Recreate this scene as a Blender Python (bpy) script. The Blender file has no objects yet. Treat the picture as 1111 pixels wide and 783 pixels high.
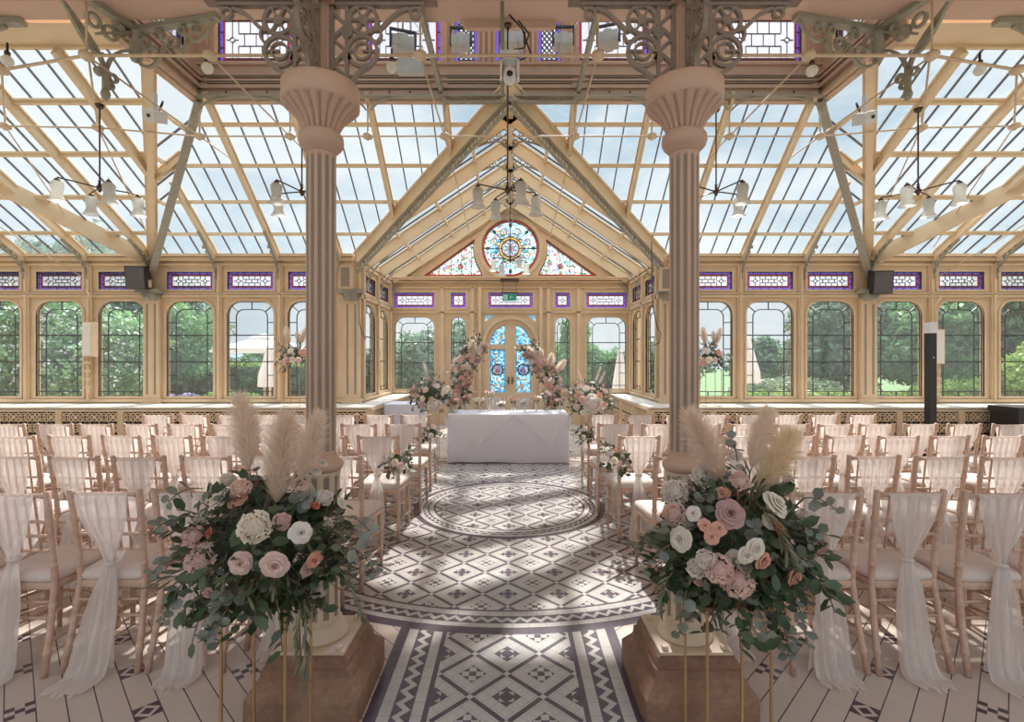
import bpy, bmesh, math, random
from math import pi, sin, cos, tan, sqrt, atan2, radians
from mathutils import Vector, Matrix
from mathutils.geometry import tessellate_polygon
random.seed(7)
SC = bpy.context.scene
COL = SC.collection
V = Vector
CX, EYE, F, PX, PY = 0.023, 1.6, 545.0, 554.8, 389.0
def W(px, py, Y):
    "a point of the place, measured on the photograph, at depth Y"
    return V((CX + (px-PX)*Y/F, Y, EYE + (PY-py)*Y/F))

# ------------------------------------------------------------------ mesh builder
class MB:
    def __init__(s): s.v = []; s.f = []; s.m = []; s.s = []
    def add(s, vs, fs, mi=0, sm=False):
        b = len(s.v); s.v.extend([tuple(p) for p in vs])
        for f in fs:
            s.f.append(tuple(i+b for i in f)); s.m.append(mi); s.s.append(sm)
        return s
    def merge(s, o, M=None, mi=None):
        b = len(s.v)
        s.v.extend([tuple(M @ V(p)) for p in o.v] if M is not None else o.v)
        s.f.extend([tuple(i+b for i in f) for f in o.f]); s.s.extend(o.s)
        s.m.extend(o.m if mi is None else [mi]*len(o.m)); return s
    def box(s, x0, x1, y0, y1, z0, z1, mi=0):
        vs = [(x,y,z) for z in (z0,z1) for y in (y0,y1) for x in (x0,x1)]
        return s.add(vs, [(0,2,3,1),(4,5,7,6),(0,1,5,4),(2,6,7,3),(0,4,6,2),(1,3,7,5)], mi)
    def bar(s, a, b, w, h, up=(0,0,1), mi=0, off=0.0):
        "rectangular bar from a to b, w wide, h tall, shifted by off along its own up"
        a, b = V(a), V(b); d = (b-a).normalized(); side = d.cross(V(up))
        if side.length < 1e-5: side = d.cross(V((1,0,0)))
        side.normalize(); u = side.cross(d).normalized()
        a = a + u*off; b = b + u*off
        vs = [p + side*sx*w/2 + u*sy*h/2 for p in (a,b) for sy in (-1,1) for sx in (-1,1)]
        return s.add(vs, [(0,2,3,1),(4,5,7,6),(0,1,5,4),(2,6,7,3),(0,4,6,2),(1,3,7,5)], mi)
    def tube(s, pts, r, n=8, mi=0, closed=False, cap=True, sm=True):
        pts = [V(p) for p in pts]; k = len(pts)
        rs = r if isinstance(r, (list,tuple)) else [r]*k
        vs = []; fs = []; ref = None
        for i, p in enumerate(pts):
            if closed: t = pts[(i+1)%k]-pts[i-1]
            else: t = pts[min(i+1,k-1)]-pts[max(i-1,0)]
            if t.length < 1e-9: t = V((0,0,1))
            t.normalize()
            if ref is None:
                ref = t.cross(V((0,0,1)) if abs(t.z) < .9 else V((1,0,0))).normalized()
            ref = (ref - t*ref.dot(t))
            if ref.length < 1e-6: ref = t.cross(V((0,1,0)))
            ref.normalize(); bn = t.cross(ref)
            for j in range(n):
                a = 2*pi*j/n; vs.append(p + (ref*cos(a)+bn*sin(a))*rs[i])
        for i in range(k if closed else k-1):
            i2 = (i+1)%k
            for j in range(n):
                j2 = (j+1)%n; fs.append((i*n+j, i*n+j2, i2*n+j2, i2*n+j))
        if cap and not closed:
            fs.append(tuple(range(n-1,-1,-1))); fs.append(tuple(range((k-1)*n, k*n)))
        return s.add(vs, fs, mi, sm)
    def lathe(s, prof, n=24, c=(0,0), mi=0, sm=True, flute=0, nf=16, f0=0, f1=0, cap=True):
        "profile [(r, z)...] turned about a vertical axis; flute cuts nf grooves between heights f0, f1"
        vs = []; fs = []; k = len(prof)
        for (r, z) in prof:
            for j in range(n):
                a = 2*pi*j/n; rr = r
                if flute and f0 <= z <= f1: rr = r - flute*max(0, cos(nf*a))**.7
                vs.append((c[0]+rr*cos(a), c[1]+rr*sin(a), z))
        for i in range(k-1):
            for j in range(n):
                j2 = (j+1)%n; fs.append((i*n+j, i*n+j2, (i+1)*n+j2, (i+1)*n+j))
        if cap: fs.append(tuple(range(n-1,-1,-1))); fs.append(tuple(range((k-1)*n,k*n)))
        return s.add(vs, fs, mi, sm)
    def sphere(s, c, r, n=10, mi=0, sq=(1,1,1)):
        vs = []; fs = []; m = max(4, n//2)
        for i in range(m+1):
            t = pi*i/m
            for j in range(n):
                a = 2*pi*j/n
                vs.append((c[0]+r*sq[0]*sin(t)*cos(a), c[1]+r*sq[1]*sin(t)*sin(a), c[2]+r*sq[2]*cos(t)))
        for i in range(m):
            for j in range(n):
                j2 = (j+1)%n; fs.append((i*n+j, (i+1)*n+j, (i+1)*n+j2, i*n+j2))
        return s.add(vs, fs, mi, True)
    def plate(s, outer, holes, fr, d0, d1, mi=0):
        "flat board with holes: 2-D loops (u, w) carried by fr(u, w, depth)"
        loops = [outer] + list(holes)
        flat = [p for l in loops for p in l]; n = len(flat)
        tris = tessellate_polygon([[V((p[0],p[1],0)) for p in l] for l in loops])
        vs = [fr(p[0],p[1],d0) for p in flat] + [fr(p[0],p[1],d1) for p in flat]
        fs = [tuple(t) for t in tris] + [tuple(i+n for i in reversed(t)) for t in tris]
        b = 0
        for l in loops:
            k = len(l)
            for i in range(k):
                j = (i+1)%k; fs.append((b+i, b+j, b+j+n, b+i+n))
            b += k
        return s.add(vs, fs, mi)
    def stroke(s, pts, w, fr, d0, d1, mi=0, closed=False):
        "flat strip of width w along a 2-D path, given depth d0..d1"
        s.jit = (getattr(s,'jit',0)+1) % 9; e = s.jit*.00025; d0, d1 = d0-e, d1+e
        P = [V((p[0],p[1])) for p in pts]; k = len(P); vs = []; fs = []
        for i, p in enumerate(P):
            t = (P[(i+1)%k]-P[i-1]) if closed else (P[min(i+1,k-1)]-P[max(i-1,0)])
            if t.length < 1e-9: t = V((1,0))
            t.normalize(); nn = V((-t.y, t.x))*w/2
            for q, d in ((p+nn,d0),(p-nn,d0),(p-nn,d1),(p+nn,d1)): vs.append(fr(q.x,q.y,d))
        for i in range(k if closed else k-1):
            a = 4*i; b = 4*((i+1)%k)
            for j in range(4):
                j2 = (j+1)%4; fs.append((a+j, a+j2, b+j2, b+j))
        if not closed: fs.append((3,2,1,0)); e = 4*(k-1); fs.append((e,e+1,e+2,e+3))
        return s.add(vs, fs, mi)
    def mesh(s, name, mats):
        me = bpy.data.meshes.new(name)
        me.from_pydata(s.v, [], s.f)
        for m in (mats if isinstance(mats,(list,tuple)) else [mats]): me.materials.append(m)
        me.polygons.foreach_set('material_index', s.m)
        me.polygons.foreach_set('use_smooth', s.s)
        me.update(); return me
    def build(s, name, mats, parent=None, **tags):
        return obj(name, s.mesh(name, mats), parent, **tags)
def obj(name, data, parent=None, **tags):
    o = bpy.data.objects.new(name, data); COL.objects.link(o)
    if parent is not None: o.parent = parent
    tag(o, **tags); return o
def tag(o, label=None, cat=None, group=None, kind=None):
    if label: o['label'] = label
    if cat: o['category'] = cat
    if group: o['group'] = group
    if kind: o['kind'] = kind
    return o
def thing(name, loc, label, cat, group=None, rz=0, kind=None):
    o = bpy.data.objects.new(name, None); COL.objects.link(o)
    o.location = loc; o.rotation_euler = (0,0,rz); o.empty_display_size = .1
    return tag(o, label, cat, group, kind)
KIDS = {}
def kids(o):
    return [c for c in COL.objects if c.parent == o]
def capture(root):
    "remember a thing's tree once so that copies are quick"
    t = []
    for c in kids(root): t.append((c, [g for g in kids(c)]))
    KIDS[root.name] = t
def dup(root, loc, rz=0, label=None, group=None, scale=None):
    r = root.copy(); COL.objects.link(r); r.location = loc; r.rotation_euler = (0,0,rz)
    if scale: r.scale = (scale,)*3
    if label: r['label'] = label
    if group: r['group'] = group
    for c, gs in KIDS[root.name]:
        k = c.copy(); COL.objects.link(k); k.parent = r
        for g in gs:
            q = g.copy(); COL.objects.link(q); q.parent = k
    return r
def struct(name, mb, mats, parent=None):
    return mb.build(name, mats, parent, kind=None if parent else 'structure')
ID3 = lambda u,w,d: (u,d,w)
def arc(cx, cy, r, a0, a1, n=10):
    return [(cx+r*cos(radians(a0+(a1-a0)*i/n)), cy+r*sin(radians(a0+(a1-a0)*i/n))) for i in range(n+1)]
def circ(cx, cy, r, n=20): return [(cx+r*cos(2*pi*i/n), cy+r*sin(2*pi*i/n)) for i in range(n)]
def rrect(x0, x1, z0, z1, r, n=7):
    "rectangle with its two top corners rounded"
    return [(x0,z0),(x1,z0)] + arc(x1-r, z1-r, r, 0, 90, n) + arc(x0+r, z1-r, r, 90, 180, n)
def rect(x0, x1, z0, z1): return [(x0,z0),(x1,z0),(x1,z1),(x0,z1)]
def bez(p0, p1, p2, p3, n=12):
    out = []
    for i in range(n+1):
        t = i/n; a = (1-t)**3; b = 3*t*(1-t)**2; c = 3*t*t*(1-t); d = t**3
        out.append(tuple(a*p0[k]+b*p1[k]+c*p2[k]+d*p3[k] for k in range(len(p0))))
    return out
def lerp(a, b, t): return a + (b-a)*t

# ------------------------------------------------------------------ node helpers
class X:
    "a socket with arithmetic: every operator adds a Math node"
    def __init__(s, nt, sock): s.nt = nt; s.k = sock
    def op(s, o, *args):
        n = s.nt.nodes.new('ShaderNodeMath'); n.operation = o
        for i, a in enumerate((s,)+args):
            if isinstance(a, X): s.nt.links.new(a.k, n.inputs[i])
            else: n.inputs[i].default_value = a
        return X(s.nt, n.outputs[0])
    def __add__(s,o): return s.op('ADD',o)
    def __sub__(s,o): return s.op('SUBTRACT',o)
    def __mul__(s,o): return s.op('MULTIPLY',o)
    def __truediv__(s,o): return s.op('DIVIDE',o)
    def __lt__(s,o): return s.op('LESS_THAN',o)
    def __gt__(s,o): return s.op('GREATER_THAN',o)
    def __and__(s,o): return s.op('MULTIPLY',o)
    def __or__(s,o): return s.op('MAXIMUM',o)
    def inv(s): return (s*-1.0)+1.0
    def abs(s): return s.op('ABSOLUTE')
    def floor(s): return s.op('FLOOR')
    def frac(s): return s.op('FRACT')
    def sqrt(s): return s.op('SQRT')
    def pp(s): return s.op('PINGPONG', .5)
    def max(s,o): return s.op('MAXIMUM',o)
    def min(s,o): return s.op('MINIMUM',o)
class MT:
    def __init__(s, name):
        s.m = bpy.data.materials.new(name); s.m.use_nodes = True; s.nt = s.m.node_tree
        s.nt.nodes.clear(); s.out = s.n('OutputMaterial')
    def n(s, t, **kw):
        n = s.nt.nodes.new('ShaderNode'+t)
        for k, v in kw.items(): setattr(n, k, v)
        return n
    def l(s, a, b): s.nt.links.new(a.k if isinstance(a, X) else a, b)
    def pos(s):
        t = s.n('TexCoord'); sp = s.n('SeparateXYZ'); s.l(t.outputs['Object'], sp.inputs[0])
        return [X(s.nt, sp.outputs[i]) for i in range(3)]
    def mix(s, fac, a, b):
        n = s.n('Mix', data_type='RGBA')
        for v, i in ((fac, 0), (a, 6), (b, 7)):
            if isinstance(v, (X,)) : s.l(v, n.inputs[i])
            elif hasattr(v, 'is_output'): s.l(v, n.inputs[i])
            elif i == 0: n.inputs[0].default_value = v
            else: n.inputs[i].default_value = (*v, 1)
        return n.outputs[2]
    def noise(s, scale, detail=3, rough=.5, vec=None, dim='3D'):
        n = s.n('TexNoise'); n.inputs['Scale'].default_value = scale; n.inputs['Detail'].default_value = detail
        n.inputs['Roughness'].default_value = rough
        if vec is None:
            t = s.n('TexCoord'); vec = t.outputs['Object']
        s.l(vec, n.inputs['Vector']); return X(s.nt, n.outputs[0])
    def ramp(s, x, stops, interp='LINEAR'):
        n = s.n('ValToRGB'); n.color_ramp.interpolation = interp
        e = n.color_ramp.elements
        while len(e) < len(stops): e.new(.5)
        for k, (p, c) in enumerate(stops): e[k].position = p; e[k].color = (*c, 1) if len(c) == 3 else c
        s.l(x, n.inputs[0]); return n.outputs[0]
    def shader(s, sh): s.l(sh.outputs[0] if hasattr(sh,'outputs') else sh, s.out.inputs[0]); return s.m
    def setc(s, sock, c):
        if isinstance(c, X) or hasattr(c, 'is_output'): s.l(c, sock)
        else: sock.default_value = (*c, 1)
    def pbr(s, c, rough=.6, metal=0, bump=None, bd=.01, sheen=0, spec=.5):
        b = s.n('BsdfPrincipled'); s.setc(b.inputs['Base Color'], c)
        if isinstance(rough, X): s.l(rough, b.inputs['Roughness'])
        else: b.inputs['Roughness'].default_value = rough
        b.inputs['Metallic'].default_value = metal; b.inputs['Specular IOR Level'].default_value = spec
        if sheen: b.inputs['Sheen Weight'].default_value = sheen
        if bump is not None:
            n = s.n('Bump'); n.inputs['Distance'].default_value = bd; n.inputs['Strength'].default_value = 1
            s.l(bump, n.inputs['Height']); s.l(n.outputs[0], b.inputs['Normal'])
        return b
    def mixsh(s, fac, a, b):
        m = s.n('MixShader')
        if isinstance(fac, X): s.l(fac, m.inputs[0])
        else: m.inputs[0].default_value = fac
        s.l(a.outputs[0], m.inputs[1]); s.l(b.outputs[0], m.inputs[2]); return m
    def one(s, kind, c, rough=None):
        b = s.n('Bsdf'+kind); s.setc(b.inputs['Color'], c)
        if rough is not None: b.inputs['Roughness'].default_value = rough
        return b
def hx(r, g, b):
    "photo colour (0-255) to linear"
    return tuple(((c/255+.055)/1.055)**2.4 if c > 10 else c/255/12.92 for c in (r,g,b))
def plain(name, c, rough=.6, metal=0, var=.12, sc=6, bump=0, spec=.5):
    t = MT(name); nz = t.noise(sc, 4)
    col = t.ramp(nz, [(.3, tuple(x*(1-var) for x in c)), (.7, tuple(min(1,x*(1+var)) for x in c))])
    return t.shader(t.pbr(col, rough, metal, bump=nz if bump else None, bd=bump, spec=spec))
def leafy(name, c1, c2, tr=.35, sc=9, rough=.5):
    "leaf or petal: two tones, some light passes through"
    t = MT(name); nz = t.noise(sc, 2)
    col = t.ramp(nz, [(.35, c1), (.65, c2)])
    p = t.pbr(col, rough); q = t.one('Translucent', col)
    return t.shader(t.mixsh(tr, p, q))
def cloth(name, c, sheer=0.0, tr=.35):
    t = MT(name); nz = t.noise(40, 2)
    col = t.ramp(nz, [(.3, tuple(x*.95 for x in c)), (.7, c)])
    p = t.pbr(col, .8, spec=.2); q = t.one('Translucent', col); m = t.mixsh(tr, p, q)
    if sheer: m = t.mixsh(sheer, m, t.one('Transparent', (1,1,1)))
    return t.shader(m)
def glass(name, c=(.93,.96,.97), haze=.06, gl=.06, hazec=(.9,.93,.95), rough=.06):
    "window glass: mostly clear, a little haze, a little shine"
    t = MT(name)
    a = t.mixsh(haze, t.one('Transparent', c), t.one('Translucent', hazec))
    return t.shader(t.mixsh(gl, a, t.one('Glossy', (1,1,1), rough)))
# ------------------------------------------------------------------ materials
CREAM = plain('cream_paint', (.66,.49,.315), .5, var=.06, sc=2.5)
CREAM2 = plain('cream_paint_roof', (.70,.54,.35), .5, var=.06, sc=2.5)
PINKP = plain('pinkish_plaster', (.56,.39,.30), .8, var=.04, sc=1.2)
IRON = plain('grey_green_iron', (.31,.285,.225), .5, var=.12, sc=20)
IRONB = plain('taupe_iron', (.27,.20,.15), .5, var=.12, sc=20)
COLM = plain('salmon_column_paint', (.56,.365,.265), .5, var=.05, sc=5)
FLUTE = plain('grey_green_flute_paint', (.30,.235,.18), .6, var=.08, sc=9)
BASEM = plain('cream_base_paint', (.62,.50,.36), .45, var=.06, sc=14)
LEAD = plain('lead_came', (.07,.07,.075), .5)
DARKG = plain('dark_grid_metal', (.10,.09,.09), .5)
DARK = plain('painted_cavity_shade', (.05,.04,.035), .9)
BLACK = plain('black_plastic', (.02,.018,.018), .45)
WHITEP = plain('white_plastic', (.70,.70,.70), .4, var=.03)
GREYP = plain('grey_casing', (.42,.40,.37), .5)
BRONZE = plain('bronze_metal', (.10,.06,.045), .35, metal=.6)
GOLD = plain('brushed_gold', (.46,.30,.15), .38, metal=.7, var=.05)
ROD = plain('cream_rod_paint', (.62,.47,.32), .5, var=.08)
SILL = plain('pale_sill_paint', (.80,.74,.64), .4, var=.03)
CLEAR = glass('clear_window_glass', haze=.015, gl=.03)
ROOFG = glass('obscured_roof_glass', (.85,.90,.93), haze=.05, gl=.03, hazec=(.80,.90,.95), rough=.2)
WOODC = plain('limewashed_chair_wood', (.59,.40,.30), .55, var=.16, sc=30, bump=.0008)
CUSH = cloth('ivory_cushion', (.72,.62,.57), tr=.05)
SASH = cloth('sheer_ivory_chiffon', (.95,.89,.85), sheer=.24, tr=.46)
LINEN = cloth('white_table_linen', (.80,.80,.88), tr=.06)
LINEN2 = cloth('white_overlay_linen', (.83,.81,.84), tr=.06)
VASEG = glass('bud_vase_glass', (.93,.97,.96), haze=.12, gl=.14)
SHADEG = glass('frosted_shade_glass', (.86,.87,.85), haze=.55, gl=.06, hazec=(.92,.91,.88), rough=.2)
BULBG = glass('opal_bulb_glass', (.9,.9,.9), haze=.8, gl=.06, hazec=(.95,.94,.90))
PARA = cloth('pale_parasol_canvas', (.82,.76,.74), tr=.25)
def stone_mat():
    t = MT('red_sandstone'); a = t.noise(3.5, 6, .6); b = t.noise(38, 3)
    x, y, z = t.pos(); band = t.n('TexWave', wave_type='BANDS', bands_direction='Z')
    tc = t.n('TexCoord'); t.l(tc.outputs['Object'], band.inputs['Vector'])
    band.inputs['Scale'].default_value = 9; band.inputs['Distortion'].default_value = 6; band.inputs['Detail'].default_value = 3
    h = a*.7 + b*.3
    c = t.ramp(h, [(.32,(.17,.088,.050)), (.5,(.26,.145,.088)), (.68,(.38,.24,.155))])
    c2 = t.mix(X(t.nt, band.outputs[1])*.25, c, (.20,.11,.08))
    return t.shader(t.pbr(c2, .75, bump=h, bd=.012))
STONE = stone_mat()

def floor_mat():
    t = MT('victorian_encaustic_tiles'); x, y, z = t.pos()
    darkc, creamc = (.082,.060,.078), (.50,.47,.445)
    s = .347
    def lattice():
        px = x*(1/s); py = (y-3.94)*(1/s); u = px+py; v = px-py
        fu = u.frac()-.5; fv = v.frac()-.5; au = fu.abs(); av = fv.abs(); m = au.max(av)
        line = (m > .449); node = (au > .442) & (av > .442)
        odd = ((u.floor()+v.floor())*.5).frac() > .25
        R = .2025
        a = ((fu+fv)*.5).abs(); b = ((fu-fv)*.5).abs(); ma = a.max(b); sm = a+b
        inner = (m < R)
        star_w = (ma < R*.5) & (sm > R*.60)
        tt = R*.52
        ch_w = ((a < tt*.5) & (b > tt*.5) & (b < tt*1.5)) | ((b < tt*.5) & (a > tt*.5) & (a < tt*1.5))
        wi = (odd & star_w) | (odd.inv() & ch_w)
        dk = (line & node.inv()) | (inner & wi.inv())
        # joints between the cream strips
        j = ((fu*5.0+.5).frac()-.5).abs() < .035
        k = ((fv*5.0+.5).frac()-.5).abs() < .035
        return dk, (j | k)
    dkL, jt = lattice()
    def zig(q, tt):
        # q across the band 0..1, tt along it in teeth
        tri = tt.pp()*2.0
        return ((q - (tri*.46+.27)).abs() > .19)
    def grout(tt, w=.03): return ((tt.frac()-.5).abs() > .5-w)
    dx = x; dy = y-5.495
    r = (dx*dx+dy*dy).sqrt()
    ang = dx.op('ARCTAN2', dy)
    def ring(R0, b):
        # b = radii from outside in: dark | white | zigzag | white | dark
        al = ang*R0
        dk = (r > b[1]) | ((r < b[2]) & (r > b[3]) & zig((r-b[3])*(1/(b[2]-b[3])), al*(1/.085))) | (r < b[4])
        g = grout(al*(1/.10)) & (((r < b[1]) & (r > b[2])) | ((r < b[3]) & (r > b[4])))
        m = (r < b[0]) & (r > b[5])
        return m, dk, g
    m1, d1, g1 = ring(2.46, (2.58,2.505,2.46,2.372,2.317,2.297))
    m2, d2, g2 = ring(.94, (1.032,.972,.930,.862,.817,.797))
    ax = x.abs()
    al = y*(1/.088)
    pd = (ax > .577) | ((ax > .429) & (ax < .522) & zig((ax-.429)*(1/.093), al)) | (ax < .378)
    pg = grout(y*(1/.09)) & (((ax > .378) & (ax < .429)) | ((ax > .522) & (ax < .577)))
    pin = ax < .353
    # far tiles: diagonal cream strips with small patterned insets
    k = 1/(1.41421*.1025)
    p = (y-ax)*k; q = (y+ax)*k + 50.5
    fp = p.frac(); fq = q.frac()
    dline = ((fp-.5).abs() > .475); lline = ((fq-.5).abs() > .485)
    pc = ((p+400.0)*.25).frac()*4.0; qc = ((q-50.5-2.5+400.0)*.25).frac()*4.0
    ins = (pc < 1.0) & (qc < 1.0)
    ga = (fq*1.0-.5).abs(); 
    # a and b inside the inset
    ia = pc-.5; ib = qc-.5; sa = ((ia+ib)).abs(); sb = ((ia-ib)).abs()
    typ = ((p*.25).floor()*.5).frac() > .25
    w1 = ((ia.abs()+ib.abs()) < .5) & ((ia.abs()+ib.abs()) > .27)
    chk = (((pc*3.0).floor()+(qc*3.0).floor())*.5).frac() > .25
    wi = (typ & w1) | (typ.inv() & chk)
    sd = ins & wi.inv(); sg = ins.inv() & lline; sdl = ins.inv() & dline
    inb = r < 2.58
    path = (ax < .635) & (inb.inv()) & (y < 5.5)
    side = (inb.inv()) & (path.inv())
    lat = ((inb & (m1.inv()) & (m2.inv())) | (path & pin))
    dark = (lat & dkL) | (m1 & d1) | (m2 & d2) | (path & pin.inv() & pd) | (side & (sd | sdl))
    gr = (lat & jt) | (m1 & g1) | (m2 & g2) | (path & pin.inv() & pg)
    # a tile's own tone
    vr = t.noise(7.0, 3); cr = t.ramp(vr, [(.3, tuple(c*.90 for c in creamc)), (.7, tuple(c*1.10 for c in creamc))])
    warm = t.mix(side, cr, (.56,.47,.41))
    c = t.mix(gr*.45, warm, (.20,.17,.16))
    c = t.mix((side & sg)*.35, c, (.22,.17,.15))
    dk = t.ramp(t.noise(12.0, 3), [(.3, tuple(c_*.85 for c_ in darkc)), (.7, tuple(c_*1.25 for c_ in darkc))])
    c = t.mix(dark, c, dk)
    return t.shader(t.pbr(c, (vr*.10)+.17, spec=.42))

def stained_mat(name, palette, scale, lead=.045, metric='EUCLIDEAN', rnd=1.0, tint=None):
    t = MT(name); tc = t.n('TexCoord')
    v = t.n('TexVoronoi', distance=metric); v.inputs['Scale'].default_value = scale; v.inputs['Randomness'].default_value = rnd
    e = t.n('TexVoronoi', feature='DISTANCE_TO_EDGE'); e.inputs['Scale'].default_value = scale; e.inputs['Randomness'].default_value = rnd
    for q in (v, e): t.l(tc.outputs['Object'], q.inputs['Vector'])
    sp = t.n('SeparateColor'); t.l(v.outputs['Color'], sp.inputs[0])
    stops = []; acc = 0; tot = sum(w for w, _ in palette)
    for w, c in palette: stops.append((acc/tot, c)); acc += w
    c = t.ramp(sp.outputs[0], stops, 'CONSTANT')
    a = t.mixsh(.45, t.one('Transparent', c), t.one('Translucent', c))
    return t.shader(t.mixsh(X(t.nt, e.outputs[0]) < lead, a, t.pbr((.05,.05,.055), .6)))
def colour_glass(name, c, haze=.16):
    t = MT(name); return t.shader(t.mixsh(.04, t.mixsh(haze, t.one('Transparent', c), t.one('Translucent', c)), t.one('Glossy', (1,1,1), .1)))
SG = [colour_glass('violet_glass', (.40,.31,.72)), colour_glass('red_glass', (.75,.17,.12)), colour_glass('pale_lilac_glass', (.86,.86,.92)),
      colour_glass('amber_glass', (.92,.68,.34)), colour_glass('green_glass', (.02,.34,.25)), colour_glass('pale_blue_glass', (.55,.80,.92)), LEAD,
      colour_glass('pink_glass', (.85,.42,.45))]
FIELD = stained_mat('floral_stained_glass', [(8,(.82,.88,.94)),(6,(.50,.74,.90)),(1,(.62,.55,.80)),(1,(.88,.72,.40)),(1,(.30,.58,.48)),(3,(.88,.86,.92)),(.5,(.78,.42,.45)),(2,(.78,.88,.88))], 19, .022)
FIELD2 = stained_mat('floral_stained_glass_green', [(9,(.84,.86,.90)),(2,(.52,.70,.84)),(2,(.34,.55,.40)),(1,(.60,.54,.74)),(1,(.82,.64,.44)),(.6,(.74,.38,.40)),(4,(.84,.86,.86))], 20, .022)
DOORG = stained_mat('turquoise_stained_glass', [(4,(.30,.62,.76)),(4,(.55,.76,.84)),(2,(.58,.44,.34)),(2,(.20,.38,.66)),(3,(.66,.76,.78))], 24, .05, rnd=.2)
# ------------------------------------------------------------------ the building
YW, ZE = 9.65, 3.60          # main wall plane, eaves
XP, XB, YB = 6.87, 2.92, 12.25
YL, ZL, XL = 7.32, 5.51, 4.54   # lantern edge
M1 = (ZL-ZE)/(YW-YL)            # pitch of the central roof
M2 = .584                       # pitch of the wings
MBAY = .67
fl = MB(); fl.add([(-14,-3,0),(14,-3,0),(14,YB+.1,0),(-14,YB+.1,0)], [(0,1,2,3)])
struct('floor', fl, floor_mat())

def front_fr(y0): return lambda u,w,d: (u, y0+d, w)
def side_fr(x0, s): return lambda u,w,d: (x0+s*d, u, w)
WIN = [0]
def nwin(): WIN[0] += 1; return 'window_%d' % WIN[0]

def leading(mb, x0, x1, z0, z1, r, fr, ticks=True, ins=.15, w=.016):
    "the lead lines of one arched light"
    d0, d1 = .05, .066; xm = (x0+x1)/2; h = z1-z0
    S = lambda pts, ww=w: mb.stroke(pts, ww, fr, d0, d1)
    zt = z1-.15; zb = z0+.14
    S([(x0+ins, z0)] + [(x0+ins, zt-r)] + [(p[0], p[1]) for p in reversed(arc(x0+ins+r*.6, zt-r*.6, r*.6, 90, 180, 6))] + [(xm, zt)] +
      [(p[0], p[1]) for p in reversed(arc(x1-ins-r*.6, zt-r*.6, r*.6, 0, 90, 6))] + [(x1-ins, zt-r), (x1-ins, z0)])
    S([(x0,z0+h*.645),(x1,z0+h*.645)], w*1.3); S([(x0,z0+h*.365),(x1,z0+h*.365)], w*1.3); S([(x0,zb-.05),(x1,zb-.05)])
    if ticks:
        for f in (.78, .50, .22):
            S([(x0,z0+h*f),(x0+ins,z0+h*f)]); S([(x1-ins,z0+h*f),(x1,z0+h*f)])
        S([(xm,zt),(xm,z1)]); S([(x0+ins+.05,zt-.05),(x0+.07,z1-.09)]); S([(x1-ins-.05,zt-.05),(x1-.07,z1-.09)])
        S([(xm,z0),(xm,zb-.05)])
        S([(x0,z1-r),(x0,z0),(x1,z0),(x1,z1-r)] , w*1.4)
        S([(x1,z1-r)]+arc(x1-r, z1-r, r, 0, 90, 7)+arc(x0+r, z1-r, r, 90, 180, 7)+[(x0,z1-r)], w*1.4)

def arched_window(x0, x1, z0, z1, r, fr, ins=.15):
    n = nwin()
    mb = MB(); o = rrect(x0-.045, x1+.045, z0-.04, z1+.045, r+.045); i = rrect(x0, x1, z0, z1, r)
    mb.plate(o, [i], fr, -.018, .03)
    fm = struct(n, mb, CREAM)
    p = MB(); p.plate(i, [], fr, .055, .059); p.build('pane', CLEAR, fm)
    l = MB(); leading(l, x0, x1, z0, z1, r, fr, ins=ins); l.build('lead_lines', LEAD, fm)

def stained_light(x0, x1, z0, z1, fr):
    "violet border, red fillet, brick-pattern centre with two roundels"
    n = nwin(); mb = MB()
    mb.plate(rect(x0-.05,x1+.05,z0-.045,z1+.045), [rect(x0,x1,z0,z1)], fr, -.016, .03)
    root = struct(n, mb, CREAM)
    g = MB(); L = MB(); w = x1-x0; h = z1-z0; b = .05; c = .022; D0, D1 = .052, .056
    def q(a, bb, cc, dd, mi): g.plate(rect(a,bb,cc,dd), [], fr, D0, D1, mi)
    q(x0,x1,z0,z0+b,0); q(x0,x1,z1-b,z1,0); q(x0,x0+b,z0+b,z1-b,0); q(x1-b,x1,z0+b,z1-b,0)
    a0,a1,c0,c1 = x0+b, x1-b, z0+b, z1-b
    q(a0,a1,c0,c0+c,1); q(a0,a1,c1-c,c1,1); q(a0,a0+c,c0+c,c1-c,1); q(a1-c,a1,c0+c,c1-c,1)
    e0,e1,f0,f1 = a0+c, a1-c, c0+c, c1-c
    q(e0,e1,f0,f1,2)
    S = lambda pts, ww=.009, cl=False: L.stroke(pts, ww, fr, .046, .062, closed=cl)
    for rr in ((x0,x1,z0,z1),(a0,a1,c0,c1),(e0,e1,f0,f1)): S(rect(*rr), .01, True)
    k = max(2, round(w/.16))
    for i in range(1,k):
        u = lerp(x0,x1,i/k); S([(u,z0),(u,c0)]); S([(u,c1),(u,z1)])
    for i in (1,2):
        v = lerp(z0,z1,i/3); S([(x0,v),(a0,v)]); S([(a1,v),(x1,v)])
    zm = (f0+f1)/2
    if w > .6:
        cs = (e0+.11, e1-.11)
        for i in (1,2): v = lerp(f0,f1,i/3); S([(e0+.2,v),(e1-.2,v)])
        m = 3
        for i in range(3):
            for j in range(m+1):
                u = lerp(e0+.2,e1-.2,(j+(.5 if i%2 else 0))/m)
                if u <= e1-.2+.001: S([(u,lerp(f0,f1,i/3)),(u,lerp(f0,f1,(i+1)/3))])
    else: cs = ((e0+e1)/2,)
    for cc in cs:
        S(circ(cc,zm,.035,12), .009, True); S([(cc,f0),(cc,zm-.035)]); S([(cc,zm+.035),(cc,f1)])
        S([(cc-.09,zm),(cc-.035,zm)]); S([(cc+.035,zm),(cc+.09,zm)])
    g.build('stained_panes', SG[:3], root); L.build('lead_lines', LEAD, root)

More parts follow.
